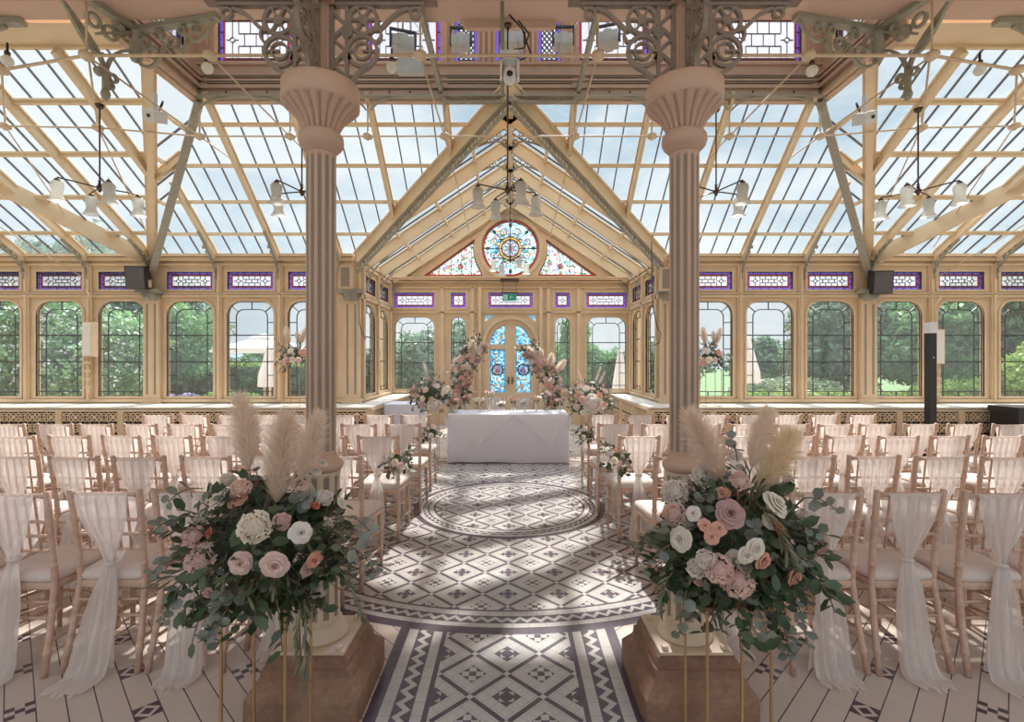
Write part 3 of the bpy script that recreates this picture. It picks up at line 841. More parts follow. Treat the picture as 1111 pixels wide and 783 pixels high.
# scalloped iron valance under the lantern beam
fv = front_fr(YL-.08); vb = MB(); vb.box(-XL,XL,YL-.12,YL-.02,5.37,5.395); vb.box(-1.0,1.0,YL-.10,YL-.04,5.29,5.31)
for i in range(9):
    u = -.9+i*.225; vb.stroke(circ(u,5.34,.03,8), .012, fv, -.01,.01, closed=True)
for sx in (-1,1):
    for c, e in ((4.5,3.2),(3.2,4.5),(3.15,2.1),(2.07,3.15),(2.0,1.0)):
        vb.stroke(bez((sx*c,5.18),(sx*lerp(c,e,.08),5.34),(sx*lerp(c,e,.3),5.38),(sx*lerp(c,e,.45),5.38)), .025, fv, -.012,.012)
struct('trim_12', vb, IRON)
for sx in (-1,1):
    fs = side_fr(sx*XL, sx); m = MB()
    m.plate([(5.86,ZL-.16),(YL,ZL-.16),(YL,7.2),(5.86,7.2)], [rect(6.1,7.0,z0,z1)], fs, 0,.1); struct('wall_lantern_'+('left' if sx<0 else 'right'), m, LANT)
    stained_light(6.1,7.0,z0,z1,fs)
    m = MB(); a, b = sorted((sx*XL, sx*(XL-.06)))
    for z, h in ((5.55,.05),(5.65,.03),(5.72,.03),(5.40,.05)): m.box(a,b,5.9,YL,z-h/2,z+h/2)
    struct('trim_13' if sx<0 else 'trim_14', m, LANT)
    beam((sx*.99,YL,5.48),(sx*.99,5.4,5.50), .05,.12, mat=IRON)
m = MB(); m.box(-XL-.2,XL+.2,5.7,YL+.2,7.2,7.3); struct('ceiling_lantern', m, LANT)
beam((0,YL,5.32),(0,YL-.14,5.32), .1,.06, mat=IRON)
fw = MB(); fw.plate(rect(-12.5,12.5,0,5.6), [rect(-12,-8.2,.6,4.6),rect(-7.8,-4.2,.6,4.6),rect(-3.8,-1.4,.6,4.6),rect(-1.1,1.1,.02,4.6),rect(1.4,3.8,.6,4.6),rect(4.2,7.8,.6,4.6),rect(8.2,12,.6,4.6)], front_fr(-3.1), 0, .1); struct('wall_unseen_front', fw, PINKP)  # unseen wall behind the camera, added to cut fill, openings sized for it
# deep beam over the two columns, just above the picture
m = MB(); m.box(-3.2,3.2,2.37,2.45,3.345,3.75); struct('roof_beam', m, PINKP)
# ------------------------------------------------------------------ columns
def near_column(x, rz, label):
    Y = 2.43
    root = thing('column', (x, Y, 0), label, 'column', 'pair of fluted columns either side of the aisle', kind='thing')
    # stone plinth: square rings
    prof = [(.2525,0),(.2525,.110),(.246,.120),(.208,.165),(.205,.176),(.200,.212),(.190,.218),(.186,.238),(.176,.256),(.168,.262)]
    m = MB(); n = 6; k = 4*n; vs = []; rnd = random.Random(3 if x < 0 else 5)
    for (r, z) in prof:
        for e in range(4):
            for i in range(n):
                t = -1+2*i/n; a = e*pi/2
                u, v_ = t*r, -r
                if i == 0: u *= .975; v_ *= .975
                j = rnd.uniform(-.003,.003)
                vs.append(((u*cos(a)-v_*sin(a))+j, (u*sin(a)+v_*cos(a))+j, z+rnd.uniform(-.002,.002)*(z > .01)))
    fs = [(i*k+j, i*k+(j+1)%k, (i+1)*k+(j+1)%k, (i+1)*k+j) for i in range(len(prof)-1) for j in range(k)] + [tuple(range((len(prof)-1)*k, len(prof)*k))]
    m.add(vs, fs); m.build('plinth', STONE, root, label='worn red sandstone plinth')
    m = MB(); m.box(-.165,.165,-.165,.165,.258,.275)
    bp = m.build('base_plate', BASEM, root, label='cream painted iron base plate')
    for sx in (-1,1):
        for sy in (-1,1):
            b = MB(); b.box(sx*.135-.013,sx*.135+.013,sy*.135-.013,sy*.135+.013,.275,.292); b.build('bolt', BASEM, bp)
    m = MB(); m.lathe([(.128,.275),(.130,.285),(.124,.297),(.114,.305),(.112,.318),(.102,.332),(.099,.345)], 40); m.build('base_moulding', BASEM, root)
    def fluted(name, r, z0, z1, nf, dep, mats, fil):
        "shaft with separate grooves in their own paint"
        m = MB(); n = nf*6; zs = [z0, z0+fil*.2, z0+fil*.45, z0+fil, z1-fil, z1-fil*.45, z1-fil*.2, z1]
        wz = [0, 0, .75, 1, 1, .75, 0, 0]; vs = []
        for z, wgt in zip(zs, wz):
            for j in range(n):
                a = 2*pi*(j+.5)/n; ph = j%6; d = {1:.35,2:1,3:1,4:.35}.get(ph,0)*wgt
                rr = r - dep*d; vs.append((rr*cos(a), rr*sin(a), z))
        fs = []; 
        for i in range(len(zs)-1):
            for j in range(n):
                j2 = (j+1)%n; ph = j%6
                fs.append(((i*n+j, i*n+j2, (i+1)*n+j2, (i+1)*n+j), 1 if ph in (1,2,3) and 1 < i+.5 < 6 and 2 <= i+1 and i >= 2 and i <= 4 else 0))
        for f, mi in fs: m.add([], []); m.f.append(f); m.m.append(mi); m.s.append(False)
        m.v = [tuple(p) for p in vs]
        return m.build(name, mats, root)
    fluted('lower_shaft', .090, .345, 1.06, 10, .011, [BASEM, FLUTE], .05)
    m = MB(); m.lathe([(.090,1.06),(.100,1.075),(.104,1.09),(.096,1.105),(.078,1.12),(.072,1.14)], 40); m.build('collar', COLM, root)
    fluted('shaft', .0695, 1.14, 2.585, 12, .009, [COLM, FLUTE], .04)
    m = MB(); m.lathe([(.070,2.585),(.074,2.60),(.082,2.605),(.098,2.622),(.106,2.645),(.103,2.672),(.090,2.690)], 40)
    m.build('neck_ring', COLM, root)
    # bell capital with long gadroons
    m = MB(); n = 120; pr = [(.082,2.685),(.090,2.71),(.112,2.75),(.145,2.785),(.168,2.805),(.174,2.815)]; vs = []
    for i, (r, z) in enumerate(pr):
        for j in range(n):
            a = 2*pi*j/n; c = abs(sin(10*a))**.6; vs.append(((r-.026*(1-c)*(1 if i < 5 else .2))*cos(a), (r-.026*(1-c)*(1 if i < 5 else .2))*sin(a), z))
    m.add(vs, [(i*n+j, i*n+(j+1)%n, (i+1)*n+(j+1)%n, (i+1)*n+j) for i in range(len(pr)-1) for j in range(n)], 0, True)
    cp = m.build('capital', COLM, root)
    m = MB(); m.lathe([(.170,2.812),(.180,2.820),(.180,2.905),(.172,2.915)], 48); m.build('abacus', COLM, root)
    m = MB(); m.box(-.034,.034,-.034,.034,2.91,3.345); m.box(-.043,-.034,-.02,.02,2.93,3.30); m.box(.034,.043,-.02,.02,2.93,3.30); m.box(-.07,.07,-.07,.07,3.30,3.345); m.build('pier_block', COLM, root)
    # cast brackets: sideways both ways and one toward the viewer
    for k, a in enumerate((0, pi, -pi/2)):
        b = MB(); fr = ID3; d0, d1 = -.010, .010; t = .017; Z = 2.93
        S = lambda p, w=t, c=False: b.stroke(p, w, fr, d0, d1, closed=c)
        S([(.050,2.90),(.050,3.325)], .026); S([(.125,2.94),(.125,3.32)], .016)
        b.box(.03,.56,-.028,.028,3.318,3.338); b.box(.04,.50,-.016,.016,3.300,3.318)
        for zz in (3.27,3.145,3.02): S([(.055,zz),(.125,zz-.062)], .014); S([(.055,zz-.125),(.125,zz-.062)], .014)
        S(circ(.20,3.085,.072,22), t, True); S(circ(.20,3.085,.040,14), .011, True); S([(.20,3.085),(.27,3.085)], .010); S([(.16,3.085),(.13,3.085)], .012)
        S(circ(.205,3.235,.068,22), t, True); b.plate(circ(.205,3.235,.024,12), [], fr, d0, d1)
        for q in range(6): an = q*pi/3; S([(.205+.02*cos(an),3.235+.02*sin(an)),(.205+.066*cos(an),3.235+.066*sin(an))], .011)
        b.plate(circ(.125,3.175,.028,12), [], fr, d0, d1); b.plate(circ(.125,3.055,.024,12), [], fr, d0, d1)
        S(bez((.25,3.19),(.30,3.16),(.33,3.28),(.43,3.290),8)); S(circ(.455,3.268,.024,12), .013, True); S([(.44,3.29),(.48,3.29),(.49,3.31)], .013)
        S(bez((.262,3.05),(.24,2.99),(.155,3.00),(.150,2.915),10), .018); S(bez((.125,2.96),(.13,2.91),(.11,2.90),(.07,2.88),6), .022)
        S(bez((.26,3.12),(.31,3.14),(.29,3.20),(.265,3.21),6), .012)
        o = b.build('bracket', IRONB, root, label='pierced cast iron bracket'); o.rotation_euler = (0,0,a)
    return root
near_column(-.897, 0, 'tall fluted salmon column on a sandstone plinth, left of the aisle')
near_column(.859, 0, 'tall fluted salmon column on a sandstone plinth, right of the aisle')

# ------------------------------------------------------------------ chiavari chairs
def turned(m, a, b, r, rings, n=8, r2=None):
    "bamboo-like turned stick with knuckles"
    a, b = V(a), V(b); r2 = r2 or r; pts = []; rs = []
    ts = sorted({0,1} | {x for q in rings for x in (q-.012, q-.004, q+.004, q+.012)})
    for t in ts:
        if not 0 <= t <= 1: continue
        pts.append(a.lerp(b,t)); base = lerp(r,r2,t)
        rs.append(base*1.28 if any(abs(t-q) < .006 for q in rings) else base)
    m.tube(pts, rs, n)
def post(m, sx, n=9):
    key = [(.190,-.085,0),(.176,-.035,.22),(.166,.0,.44),(.168,-.012,.62),(.176,-.055,.925)]
    pts = []; rs = []
    for i in range(len(key)-1):
        for q in (0,.45,.5,.55,.62):
            t = q; pts.append(V((sx*lerp(key[i][0],key[i+1][0],t), lerp(key[i][1],key[i+1][1],t), lerp(key[i][2],key[i+1][2],t))))
            rs.append(.0160 if q != .5 else .0215)
    pts.append(V((sx*.176,-.055,.925))); rs.append(.016)
    m.tube(pts, rs, n)
def sash_mesh(seed):
    r = random.Random(seed); nu, rows = 30, []
    sway = r.uniform(-.02,.02); zk = r.uniform(.545,.585); p1 = r.uniform(0,6); fr_ = r.uniform(-.03,.03); amp = r.uniform(.8,1.25); end = r.uniform(-.04,.04); pud = r.uniform(.03,.11)
    key = [(.915,.130,-.075,0),(.905,.133,-.083,.0),(.86,.128,-.080,.0),(.78,.112,-.072,.1),(.70,.086,-.058,.3),(.63,.050,-.045,.6),(zk,.021,-.035,1),
           (zk-.05,.036,-.040,1),(.42,.062,-.055,1),(.30,.078,-.070,1),(.18,.088,-.085,1),(.07,.095,-.100,1),(.018,.100,-.125,1),(.010,.105,-.150-pud*.5,1),(.008,.085,-.165-pud,1)]
    m = MB(); vs = []
    rows = []
    for i in range(len(key)-1):
        st = 3 if i < 12 else 2
        for q in range(st):
            t = q/st; rows.append([lerp(key[i][k],key[i+1][k],t) for k in range(4)])
    rows.append(list(key[-1]))
    for (z, hw, y, w) in rows:
        tail = max(0, (zk-z)/zk)
        for j in range(nu+1):
            u = -1+2*j/nu
            sx = sway*min(1,max(0,(.9-z)/.35)) + end*tail + fr_*tail*.5
            xx = u*hw + sx + .006*sin(7*u+9*z+p1)*w
            a = (.006+.009*tail)*amp; a *= (1 if z < .9 else .3)
            yy = y + a*sin(u*13+p1+2.5*z) + a*.6*sin(u*29+p1*2) - .015*(1-u*u)*min(1,w+.2)
            zz = z + (0.004*sin(u*17+p1) if z < .05 else 0) + (.012*abs(sin(u*9+p1)) if z < .012 else 0)
            if z > .86: zz += 0
            vs.append((xx, yy, zz))
    n = nu+1
    m.add(vs, [(i*n+j, i*n+j+1, (i+1)*n+j+1, (i+1)*n+j) for i in range(len(rows)-1) for j in range(nu)], 0, True)
    # the layer in front of the back rails, gathered to the same knot
    vs = []; R2 = [(.915,.130,-.075),(.905,.133,-.040),(.86,.134,-.032),(.76,.120,-.020),(.66,.080,-.012),(zk+.02,.03,-.012),(zk,.02,-.03)]
    for (z, hw, y) in R2:
        for j in range(nu+1):
            u = -1+2*j/nu; vs.append((u*hw+.03*(1-abs(u))*0+sway*min(1,max(0,(.9-z)/.35)) + .012*(z<.85), y+.006*sin(u*15+p1+1), z))
    m.add(vs, [(i*n+j, i*n+j+1, (i+1)*n+j+1, (i+1)*n+j) for i in range(len(R2)-1) for j in range(nu)], 0, True)
    # knot band
    ring = [V((sway+.026*cos(t), -.036+.020*sin(t), zk+.004*sin(2*t))) for t in [2*pi*i/12 for i in range(12)]]
    m.tube(ring, .011, 6, closed=True)
    # second, shorter tail
    vs = []
    for i in range(9):
        t = i/8; z = zk-(zk-.015)*t; hw = .02+.05*t
        for j in range(13):
            u = -1+2*j/12; vs.append((sway+u*hw-.035*t*(1 if p1 > 3 else -1)+.0, -.03-.03*t+.012*sin(u*8+p1), z))
    m.add(vs, [(i*13+j, i*13+j+1, (i+1)*13+j+1, (i+1)*13+j) for i in range(8) for j in range(12)], 0, True)
    return m.mesh('sash', [SASH])
def make_chair(seed):
    root = thing('chiavari_chair', (0,0,0), 'limewashed chair with chiffon sash', 'chair')
    for sx in (-1,1):
        m = MB(); post(m, sx); m.build('back_post', WOODC, root)
        m = MB(); turned(m, (sx*.180,.385,0), (sx*.168,.375,.43), .013, (.3,.6,.85), r2=.0185); m.build('leg', WOODC, root)
        m = MB(); turned(m, (sx*.176,-.02,.30), (sx*.175,.378,.26), .0085, (.3,.7), 6); m.build('side_stretcher', WOODC, root); m = MB(); turned(m, (sx*.180,-.05,.16), (sx*.178,.38,.13), .0085, (.3,.7), 6); m.build('side_stretcher', WOODC, root)
    for w_, y_, z_ in ((.172,-.03,.27),(.176,.38,.22),(.17,-.015,.345)):
        m = MB(); turned(m, (-w_,y_,z_), (w_,y_,z_), .0085, (.3,.7), 6); m.build('stretcher', WOODC, root)
    m = MB(); turned(m, (-.178,-.053,.903), (.178,-.053,.903), .012, (.08,.5,.92), 8); m.build('top_rail', WOODC, root)
    m = MB()
    for z, y in ((.765,-.033),(.688,-.022),(.608,-.010)): turned(m, (-.172,y,z), (.172,y,z), .0085, (.12,.35,.65,.88), 6)
    m.build('ladder_rail', WOODC, root)
    m = MB()
    for u in (-.105,-.052,0,.052,.105): turned(m, (u,-.012,.61), (u,-.050,.90), .0065, (.25,.53,.8), 5)
    m.build('spindle', WOODC, root)
    # seat frame and domed cushion, softly trapezoid
    def pad(hw0, hw1, y0, y1, z, r=.05):
        out = []
        for (cx, cy, a0) in ((hw1-r,y1-r,0),(-hw1+r,y1-r,90),(-hw0+r,y0+r,180),(hw0-r,y0+r,270)):
            for i in range(5): a = radians(a0+90*i/4); out.append((cx+r*cos(a), cy+r*sin(a), z))
        return out
    def stack(m, layers):
        k = len(layers[0]); vs = [p for l in layers for p in l]
        m.add(vs, [(i*k+j, i*k+(j+1)%k, (i+1)*k+(j+1)%k, (i+1)*k+j) for i in range(len(layers)-1) for j in range(k)] + [tuple(range((len(layers)-1)*k, len(layers)*k)), tuple(range(k-1,-1,-1))], 0, True)
    m = MB(); stack(m, [pad(.172,.195,-.015,.40,.405), pad(.178,.200,-.018,.405,.412), pad(.178,.200,-.018,.405,.436), pad(.172,.195,-.015,.40,.442)]); m.build('seat', WOODC, root)
    m = MB(); stack(m, [pad(.165,.188,-.008,.392,.440), pad(.178,.200,-.016,.404,.452), pad(.180,.203,-.018,.406,.470), pad(.172,.195,-.010,.398,.487), pad(.14,.16,.02,.37,.496), pad(.07,.08,.09,.29,.499,.04)])
    m.build('cushion', CUSH, root)
    obj('sash', sash_mesh(seed), root)
    capture(root); return root
PROT = [make_chair(s) for s in (11,12,13,14,15,16)]
used = [False]*6
ROWN = ['row nearest the camera','second row','third row','fourth row','fifth and farthest row']
SEATN = ['by the aisle','second from the aisle','third from the aisle','fourth from the aisle','fifth from the aisle','sixth from the aisle','seventh from the aisle','eighth from the aisle','ninth from the aisle','tenth from the aisle']
rows = [(2.63,[1.245,1.64,2.07,2.51,2.95]), (3.56,[1.20+.455*k for k in range(7)]), (4.49,[1.15+.457*k for k in range(8)]), (5.29,[1.11+.455*k for k in range(10)]), (6.16,[1.14+.448*k for k in range(8)])]
rc = random.Random(5); cnt = 0; CH = {}
for ri, (Y, xs) in enumerate(rows):
    for sx in (-1,1):
        for k, xx in enumerate(xs):
            y = Y + (.215 if ri == 0 and k == 0 else 0) + rc.uniform(-.02,.02); pi_ = (cnt*5+ri)%6
            lab = 'chiavari chair with ivory sash, %s block, %s, %s' % ('left' if sx < 0 else 'right', ROWN[ri], SEATN[k])
            g = 'ceremony chairs in the %s block' % ('left' if sx < 0 else 'right')
            loc = (sx*xx, y, 0); rz = rc.uniform(-.05,.05) + sx*.03
            if used[pi_]: o = dup(PROT[pi_], loc, rz, lab, g)
            else: used[pi_] = True; o = PROT[pi_]; o.location = loc; o.rotation_euler = (0,0,rz); o['label'] = lab; o['group'] = g
            CH[(ri,sx,k)] = o; cnt += 1
for sx in (-1,1):
    dup(PROT[2], (-.02+sx*.26-.0, 8.84, 0), pi, 'chiavari chair with white sash behind the altar table, facing the guests, %s one' % ('left' if sx < 0 else 'right'), 'two chairs behind the altar table')

# ------------------------------------------------------------------ altar table, cloths
TX0, TX1, TY0, TY1, TZ = -.955, .90, 7.70, 8.38, .742
t = thing('trestle_table', (0,8.04,0), 'long trestle altar table hidden under white linen at the aisle end', 'table')
m = MB(); m.box(TX0+.03,TX1-.03,-.31,.31,.70,.728); m.build('tabletop', plain('table_board',(.35,.25,.17)), t)
for sx in (TX0+.2, TX1-.2):
    m = MB(); m.bar((sx,-.28,0),(sx,-.28,.70),.035,.035); m.bar((sx,.28,0),(sx,.28,.70),.035,.035); m.bar((sx,-.28,.1),(sx,.28,.1),.03,.03); m.build('leg', GREYP, t)
def cloth_box(x0, x1, y0, y1, z, zb_, seed, step=.02, amp=.012, flare=.015, origin=(0,0)):
    "a cloth over a box: flat top, wavy skirt"
    r = random.Random(seed); m = MB(); per = []
    n1 = int((x1-x0)/step); n2 = int((y1-y0)/step)
    for i in range(n1): per.append((lerp(x0,x1,i/n1), y0, 0,-1))
    for i in range(n2): per.append((x1, lerp(y0,y1,i/n2), 1,0))
    for i in range(n1): per.append((lerp(x1,x0,i/n1), y1, 0,1))
    for i in range(n2): per.append((x0, lerp(y1,y0,i/n2), -1,0))
    k = len(per); vs = []; ph = r.uniform(0,6)
    for q in range(9):
        t = q/8; zz = z+(zb_-z)*t
        for i, (px_, py_, nx, ny) in enumerate(per):
            d = flare*t + amp*t*(sin(i*.11+ph)+.5*sin(i*.27+ph*2)+.4*sin(i*.045))
            if q == 0: d = 0
            vs.append((px_+nx*d, py_+ny*d, zz + (.004*sin(i*.2)+.006*sin(i*.07) if q == 8 else 0)))
    fs = [(q*k+i, q*k+(i+1)%k, (q+1)*k+(i+1)%k, (q+1)*k+i) for q in range(8) for i in range(k)]
    m.add(vs, fs, 0, True); m.add([(x0,y0,z),(x1,y0,z),(x1,y1,z),(x0,y1,z)], [(0,1,2,3)])
    return m
tag(cloth_box(TX0,TX1,TY0,TY1,TZ,.012,4,amp=.006).build('tablecloth', LINEN), 'white floor-length cloth over the altar table', 'tablecloth')
for k, (a, b, ap, apz, cor) in enumerate(((-1.005,.05,-.50,.225,-1), (.06,.985,.63,.25,1))):
    m = MB(); yf = TY0-.022; z = TZ+.006; n = 14; vs = []
    base = [(lerp(a if cor<0 else b, b if cor<0 else a, i/n)) for i in range(n+1)]
    out = []
    # top sheet
    x0_, x1_ = sorted((max(a,TX0) if cor<0 else min(b,TX1), b if cor<0 else a))
    m.add([(x0_,TY0-.004,z),(x1_,TY0-.004,z),(x1_,TY1,z),(x0_,TY1,z)], [(0,1,2,3)])
    rows_ = 10; vs = []
    for q in range(rows_+1):
        t = q/rows_; zz = lerp(z, apz, t)
        xl = lerp(x0_, ap, t); xr = lerp(x1_, ap, t)
        for j in range(n+1):
            u = j/n; vs.append((lerp(xl,xr,u), yf*min(1,1) + (.018 if q == 0 else .0) - .004*sin(j*1.3)*t, zz))
    nn = n+1; m.add(vs, [(q*nn+j, q*nn+j+1, (q+1)*nn+j+1, (q+1)*nn+j) for q in range(rows_) for j in range(n)], 0, True)
    # drooping corner over the table's end
    xe = TX0 if cor < 0 else TX1; s = cor
    m.add([(xe,TY0,z),(xe,TY0+.5,z),(xe+s*.03,TY0+.1,z-.16),(xe+s*.05,TY0-.02,z-.08),(xe,TY0-.02,z-.20)], [(0,1,2,3),(0,3,4)], 0, True)
    tag(m.build('table_runner', LINEN2), 'white overlay square, its point hanging down the %s of the table front' % ('left half' if k == 0 else 'right half'), 'table linen', 'overlay squares on the altar table')
# small side table
t = thing('side_table', (-2.02,9.75,0), 'small table under white linen in the bay, left behind the chairs', 'table')
m = MB(); m.box(-.30,.30,-.33,.33,.70,.728); m.build('tabletop', CREAM, t)
m = MB()
for a in (-.25,.25):
    for b in (-.28,.28): m.bar((a,b,0),(a,b,.7),.03,.03)
m.build('leg_frame', GREYP, t)
tag(cloth_box(-2.36,-1.68,9.40,10.10,.745,.05,9,amp=.02).build('tablecloth', LINEN), 'white cloth over the small side table in the bay', 'tablecloth')
m = MB(); m.box(-.10,.10,-.012,.012,0,.15); m.box(-.085,.085,-.014,-.012,.015,.135)
o = m.build('picture_frame', [WHITEP]); o.location = (-1.83,9.75,.747); o.rotation_euler = (-.15,0,0); tag(o, 'small white frame standing on the side table by the left flowers', 'frame')
# ------------------------------------------------------------------ chandeliers, rods, lamps, speakers
def shade_mesh():
    m = MB(); m.lathe([(.022,.0),(.050,-.012),(.062,-.035),(.062,-.07),(.052,-.12),(.052,-.16),(.066,-.20),(.088,-.225),(.086,-.228),(.063,-.205),(.049,-.165),(.048,-.12),(.058,-.07),(.058,-.035),(.046,-.016),(.02,-.004)], 20, cap=False)
    return m.mesh('glass_shade', [SHADEG])
SHM = shade_mesh()
def make_chandelier(L, arm=.37):
    root = thing('chandelier', (0,0,0), 'x', 'chandelier')
    m = MB(); m.tube([(0,0,.0),(0,0,L)], .009, 6); m.build('rod', BRONZE, root)
    m = MB(); m.sphere((0,0,0), .035, 10); m.sphere((0,0,-.035), .018, 8); m.lathe([(.02,.03),(.012,.07),(.02,.08)], 10); m.build('hub', BRONZE, root)
    m = MB(); m.lathe([(.05,L-.02),(.03,L-.06)], 12); m.build('ceiling_rose', BRONZE, root)
    for k in range(4):
        a = k*pi/2; c, s = cos(a), sin(a)
        m = MB(); m.tube([(0,0,0),(c*arm*.5,s*arm*.5,.012),(c*arm,s*arm,.02),(c*arm,s*arm,-.01)], .008, 6); m.lathe([(.024,-.02),(.03,-.005),(.012,.012)], 10, (c*arm,s*arm)); ar = m.build('arm', BRONZE, root)
        o = obj('glass_shade', SHM, ar); o.location = (c*arm,s*arm,-.015)
        o['label'] = 'frosted bell shade'
    capture(root); return root
ch = []
for i, (x, y, z, rz, L, ap, lab) in enumerate([
    (-4.73,5.8,3.57,.90,.98,.0,'four-armed chandelier with frosted bell shades, far left, hung from the iron pendant'),
    (-2.45,5.93,3.57,2.75,1.0,0,'four-armed chandelier half hidden behind the left column'),
    (-.02,5.85,3.56,.42,1.95,0,'four-armed chandelier hanging above the aisle before the bay'),
    (2.44,5.93,3.57,.45,1.0,0,'four-armed chandelier hanging just right of the right column'),
    (4.76,5.85,3.55,.62,.98,0,'four-armed chandelier with frosted bell shades, far right'),
    (0.0,10.0,3.56,.50,2.0,0,'smaller-looking chandelier hanging inside the bay before the rose window')]):
    o = make_chandelier(L); o.location = (x,y,z); o.rotation_euler = (0,0,rz); o['label'] = lab; o['group'] = 'chandeliers under the glass roof'
# tie rods with turned bosses
HR = 4.84
def rod(pts, r=.012, lab=None, mat=ROD):
    m = MB(); m.tube(pts, r, 6); return struct('roof_beam', m, mat)
bossm = MB(); bossm.lathe([(.015,-.06),(.03,-.04),(.065,-.028),(.072,0),(.065,.028),(.03,.04),(.015,.06)], 14)
BOSS = bossm.mesh('tie_rod_boss', [ROD])
XS = [.95,2.07,3.2,4.52]
rod([(-5.78,7.05,HR),(-4.52,YL,HR),(4.52,YL,HR),(5.78,7.05,HR),(7.03,7.0,HR),(12.3,7.0,HR)], .012); rod([(-5.78,7.05,HR),(-7.03,7.0,HR),(-12.3,7.0,HR)])
rod([(-12.3,5.6,HR),(-5.7,5.64,HR),(-4.52,5.37,HR),(4.52,5.37,HR),(5.7,5.64,HR),(12.3,5.6,HR)], .017)
for sx in (-1,1):
    for u in XS:
        y1 = 8.1 if u > 1 else 12.1
        rod([(sx*u,5.37,HR) if u != 2.07 else (sx*u,YL,HR),(sx*u,YL,HR),(sx*u,y1,HR if u > 1 else 4.5)], .011)
        rod([(sx*u,YL,HR),(sx*u,YL,5.40)], .012)
        o = obj('roof_beam', BOSS); o.location = (sx*u,YL,HR); o['kind'] = 'structure'
        if u != 2.07: o = obj('roof_beam', BOSS); o.location = (sx*u,5.37,HR); o['kind'] = 'structure'
    for u, y in ((5.78,7.05),(7.03,7.0),(5.7,5.64)):
        o = obj('roof_beam', BOSS); o.location = (sx*u,y,HR); o['kind'] = 'structure'
    rod([(sx*4.5,5.37,HR),(sx*5.78,7.05,HR),(sx*6.7,9.4,3.75)], .011); rod([(sx*5.78,7.05,HR),(sx*5.78,7.05,5.15)], .01); rod([(sx*7.03,7.0,HR),(sx*7.03,7.0,5.15)], .01)
    rod([(sx*5.7,5.64,HR),(sx*7.03,7.0,HR),(sx*8.0,9.5,3.7)], .011)
    rod([(sx*5.7,5.64,HR),(sx*8.6,7.4,4.2),(sx*8.1,9.5,3.15)], .010)
    # struts from the rods up to the ceiling, turnbuckle down
    rod([(sx*.95,5.37,HR),(sx*.95,5.37,5.55)], .012); rod([(sx*4.52,5.37,HR),(sx*4.52,5.37,5.55)], .012)
    t = MB(); t.tube([(sx*.95,6.0,HR+.012),(sx*.95,6.25,HR+.012)], .022, 6); struct('roof_beam', t, IRON)
# pendant brackets at the corner of the lantern
def pendant(sx, x, y, name_lab, dirs=(0,1)):
    root = thing('pendant_bracket', (x, y, 0), name_lab, 'bracket', 'pierced iron brackets under the ceiling edge', kind='thing')
    def wing(ang, drop):
        b = MB(); fr = ID3; d0, d1 = -.02,.02
        S = lambda p, w=.03, c=False: b.stroke(p, w, fr, d0, d1, closed=c)
        b.box(0,1.15,-.05,.05,5.49,5.545)
        if drop:
            S([(.0,5.5),(.0,5.22)], .09); S(bez((.95,5.48),(.72,5.25),(.42,5.1),(.36,4.85),10), .04); S(bez((.03,5.25),(.18,5.2),(.30,5.05),(.33,4.9),8), .032)
            S(circ(.30,5.30,.075,12), .028, True); S(circ(.48,5.33,.07,12), .028, True); S([(.0,5.5),(.45,5.20)], .026); S(circ(.20,5.42,.045,10), .02, True)
            S(circ(.27,4.80,.045,10), .026, True); S(circ(.42,4.80,.04,10), .024, True); S(circ(.30,4.70,.035,8), .024, True); S([(.35,4.9),(.35,4.60)], .055); b.sphere((.35,0,4.58), .05, 8, sq=(1,1,1.5))
            S(bez((.38,5.02),(.5,4.9),(.6,5.1),(.72,5.24),8), .026)
        else:
            S(bez((.02,5.15),(.2,4.98),(.32,5.05),(.42,5.3),8), .032); S(bez((.42,5.3),(.55,5.05),(.68,5.1),(.74,5.35),8), .03); S(bez((.74,5.35),(.85,5.2),(.95,5.3),(1.1,5.49),8), .026)
            for c, z, r in ((.12,5.35,.075),(.26,5.22,.07),(.34,5.42,.05),(.54,5.30,.065),(.66,5.43,.045),(.84,5.42,.045)): S(circ(c,z,r,12), .024, True)
        o = b.build('bracket', IRON, root); o.rotation_euler = (0,0,ang); return o
    if sx < 0: wing(radians(-105), True); wing(radians(-12), False)
    else: wing(radians(-75), True); wing(radians(192), False)
    m = MB(); m.lathe([(.05,5.15),(.07,5.2),(.07,5.52),(.09,5.545)], 10); m.build('boss', IRON, root)
pendant(-1, -4.46, 6.0, 'pierced grey-green iron bracket and pendant left of the lantern')
pendant(1, 4.40, 6.0, 'pierced grey-green iron bracket and pendant right of the lantern')
for sx in (-1,1):
    root = thing('scroll_bracket', (sx*6.35, 5.84, 0), 'grey-green scroll bracket under the ceiling at the far %s edge' % ('left' if sx<0 else 'right'), 'bracket', 'pierced iron brackets under the ceiling edge', kind='thing')
    b = MB(); S = lambda p, w=.03, c=False: b.stroke([(sx*q[0], q[1]) for q in p], w, ID3, -.02, .02, closed=c)
    b.box(*sorted((-sx*.7,sx*.35)),-.05,.05,5.48,5.545); S(bez((-.5,5.46),(-.3,5.4),(-.1,5.25),(.1,4.9),8), .035); S(circ(-.25,5.30,.05,10), .024, True); S(circ(.05,5.3,.07,10), .024, True); S([(.1,4.9),(.1,5.5)], .04)
    b.build('scroll', IRON, root)
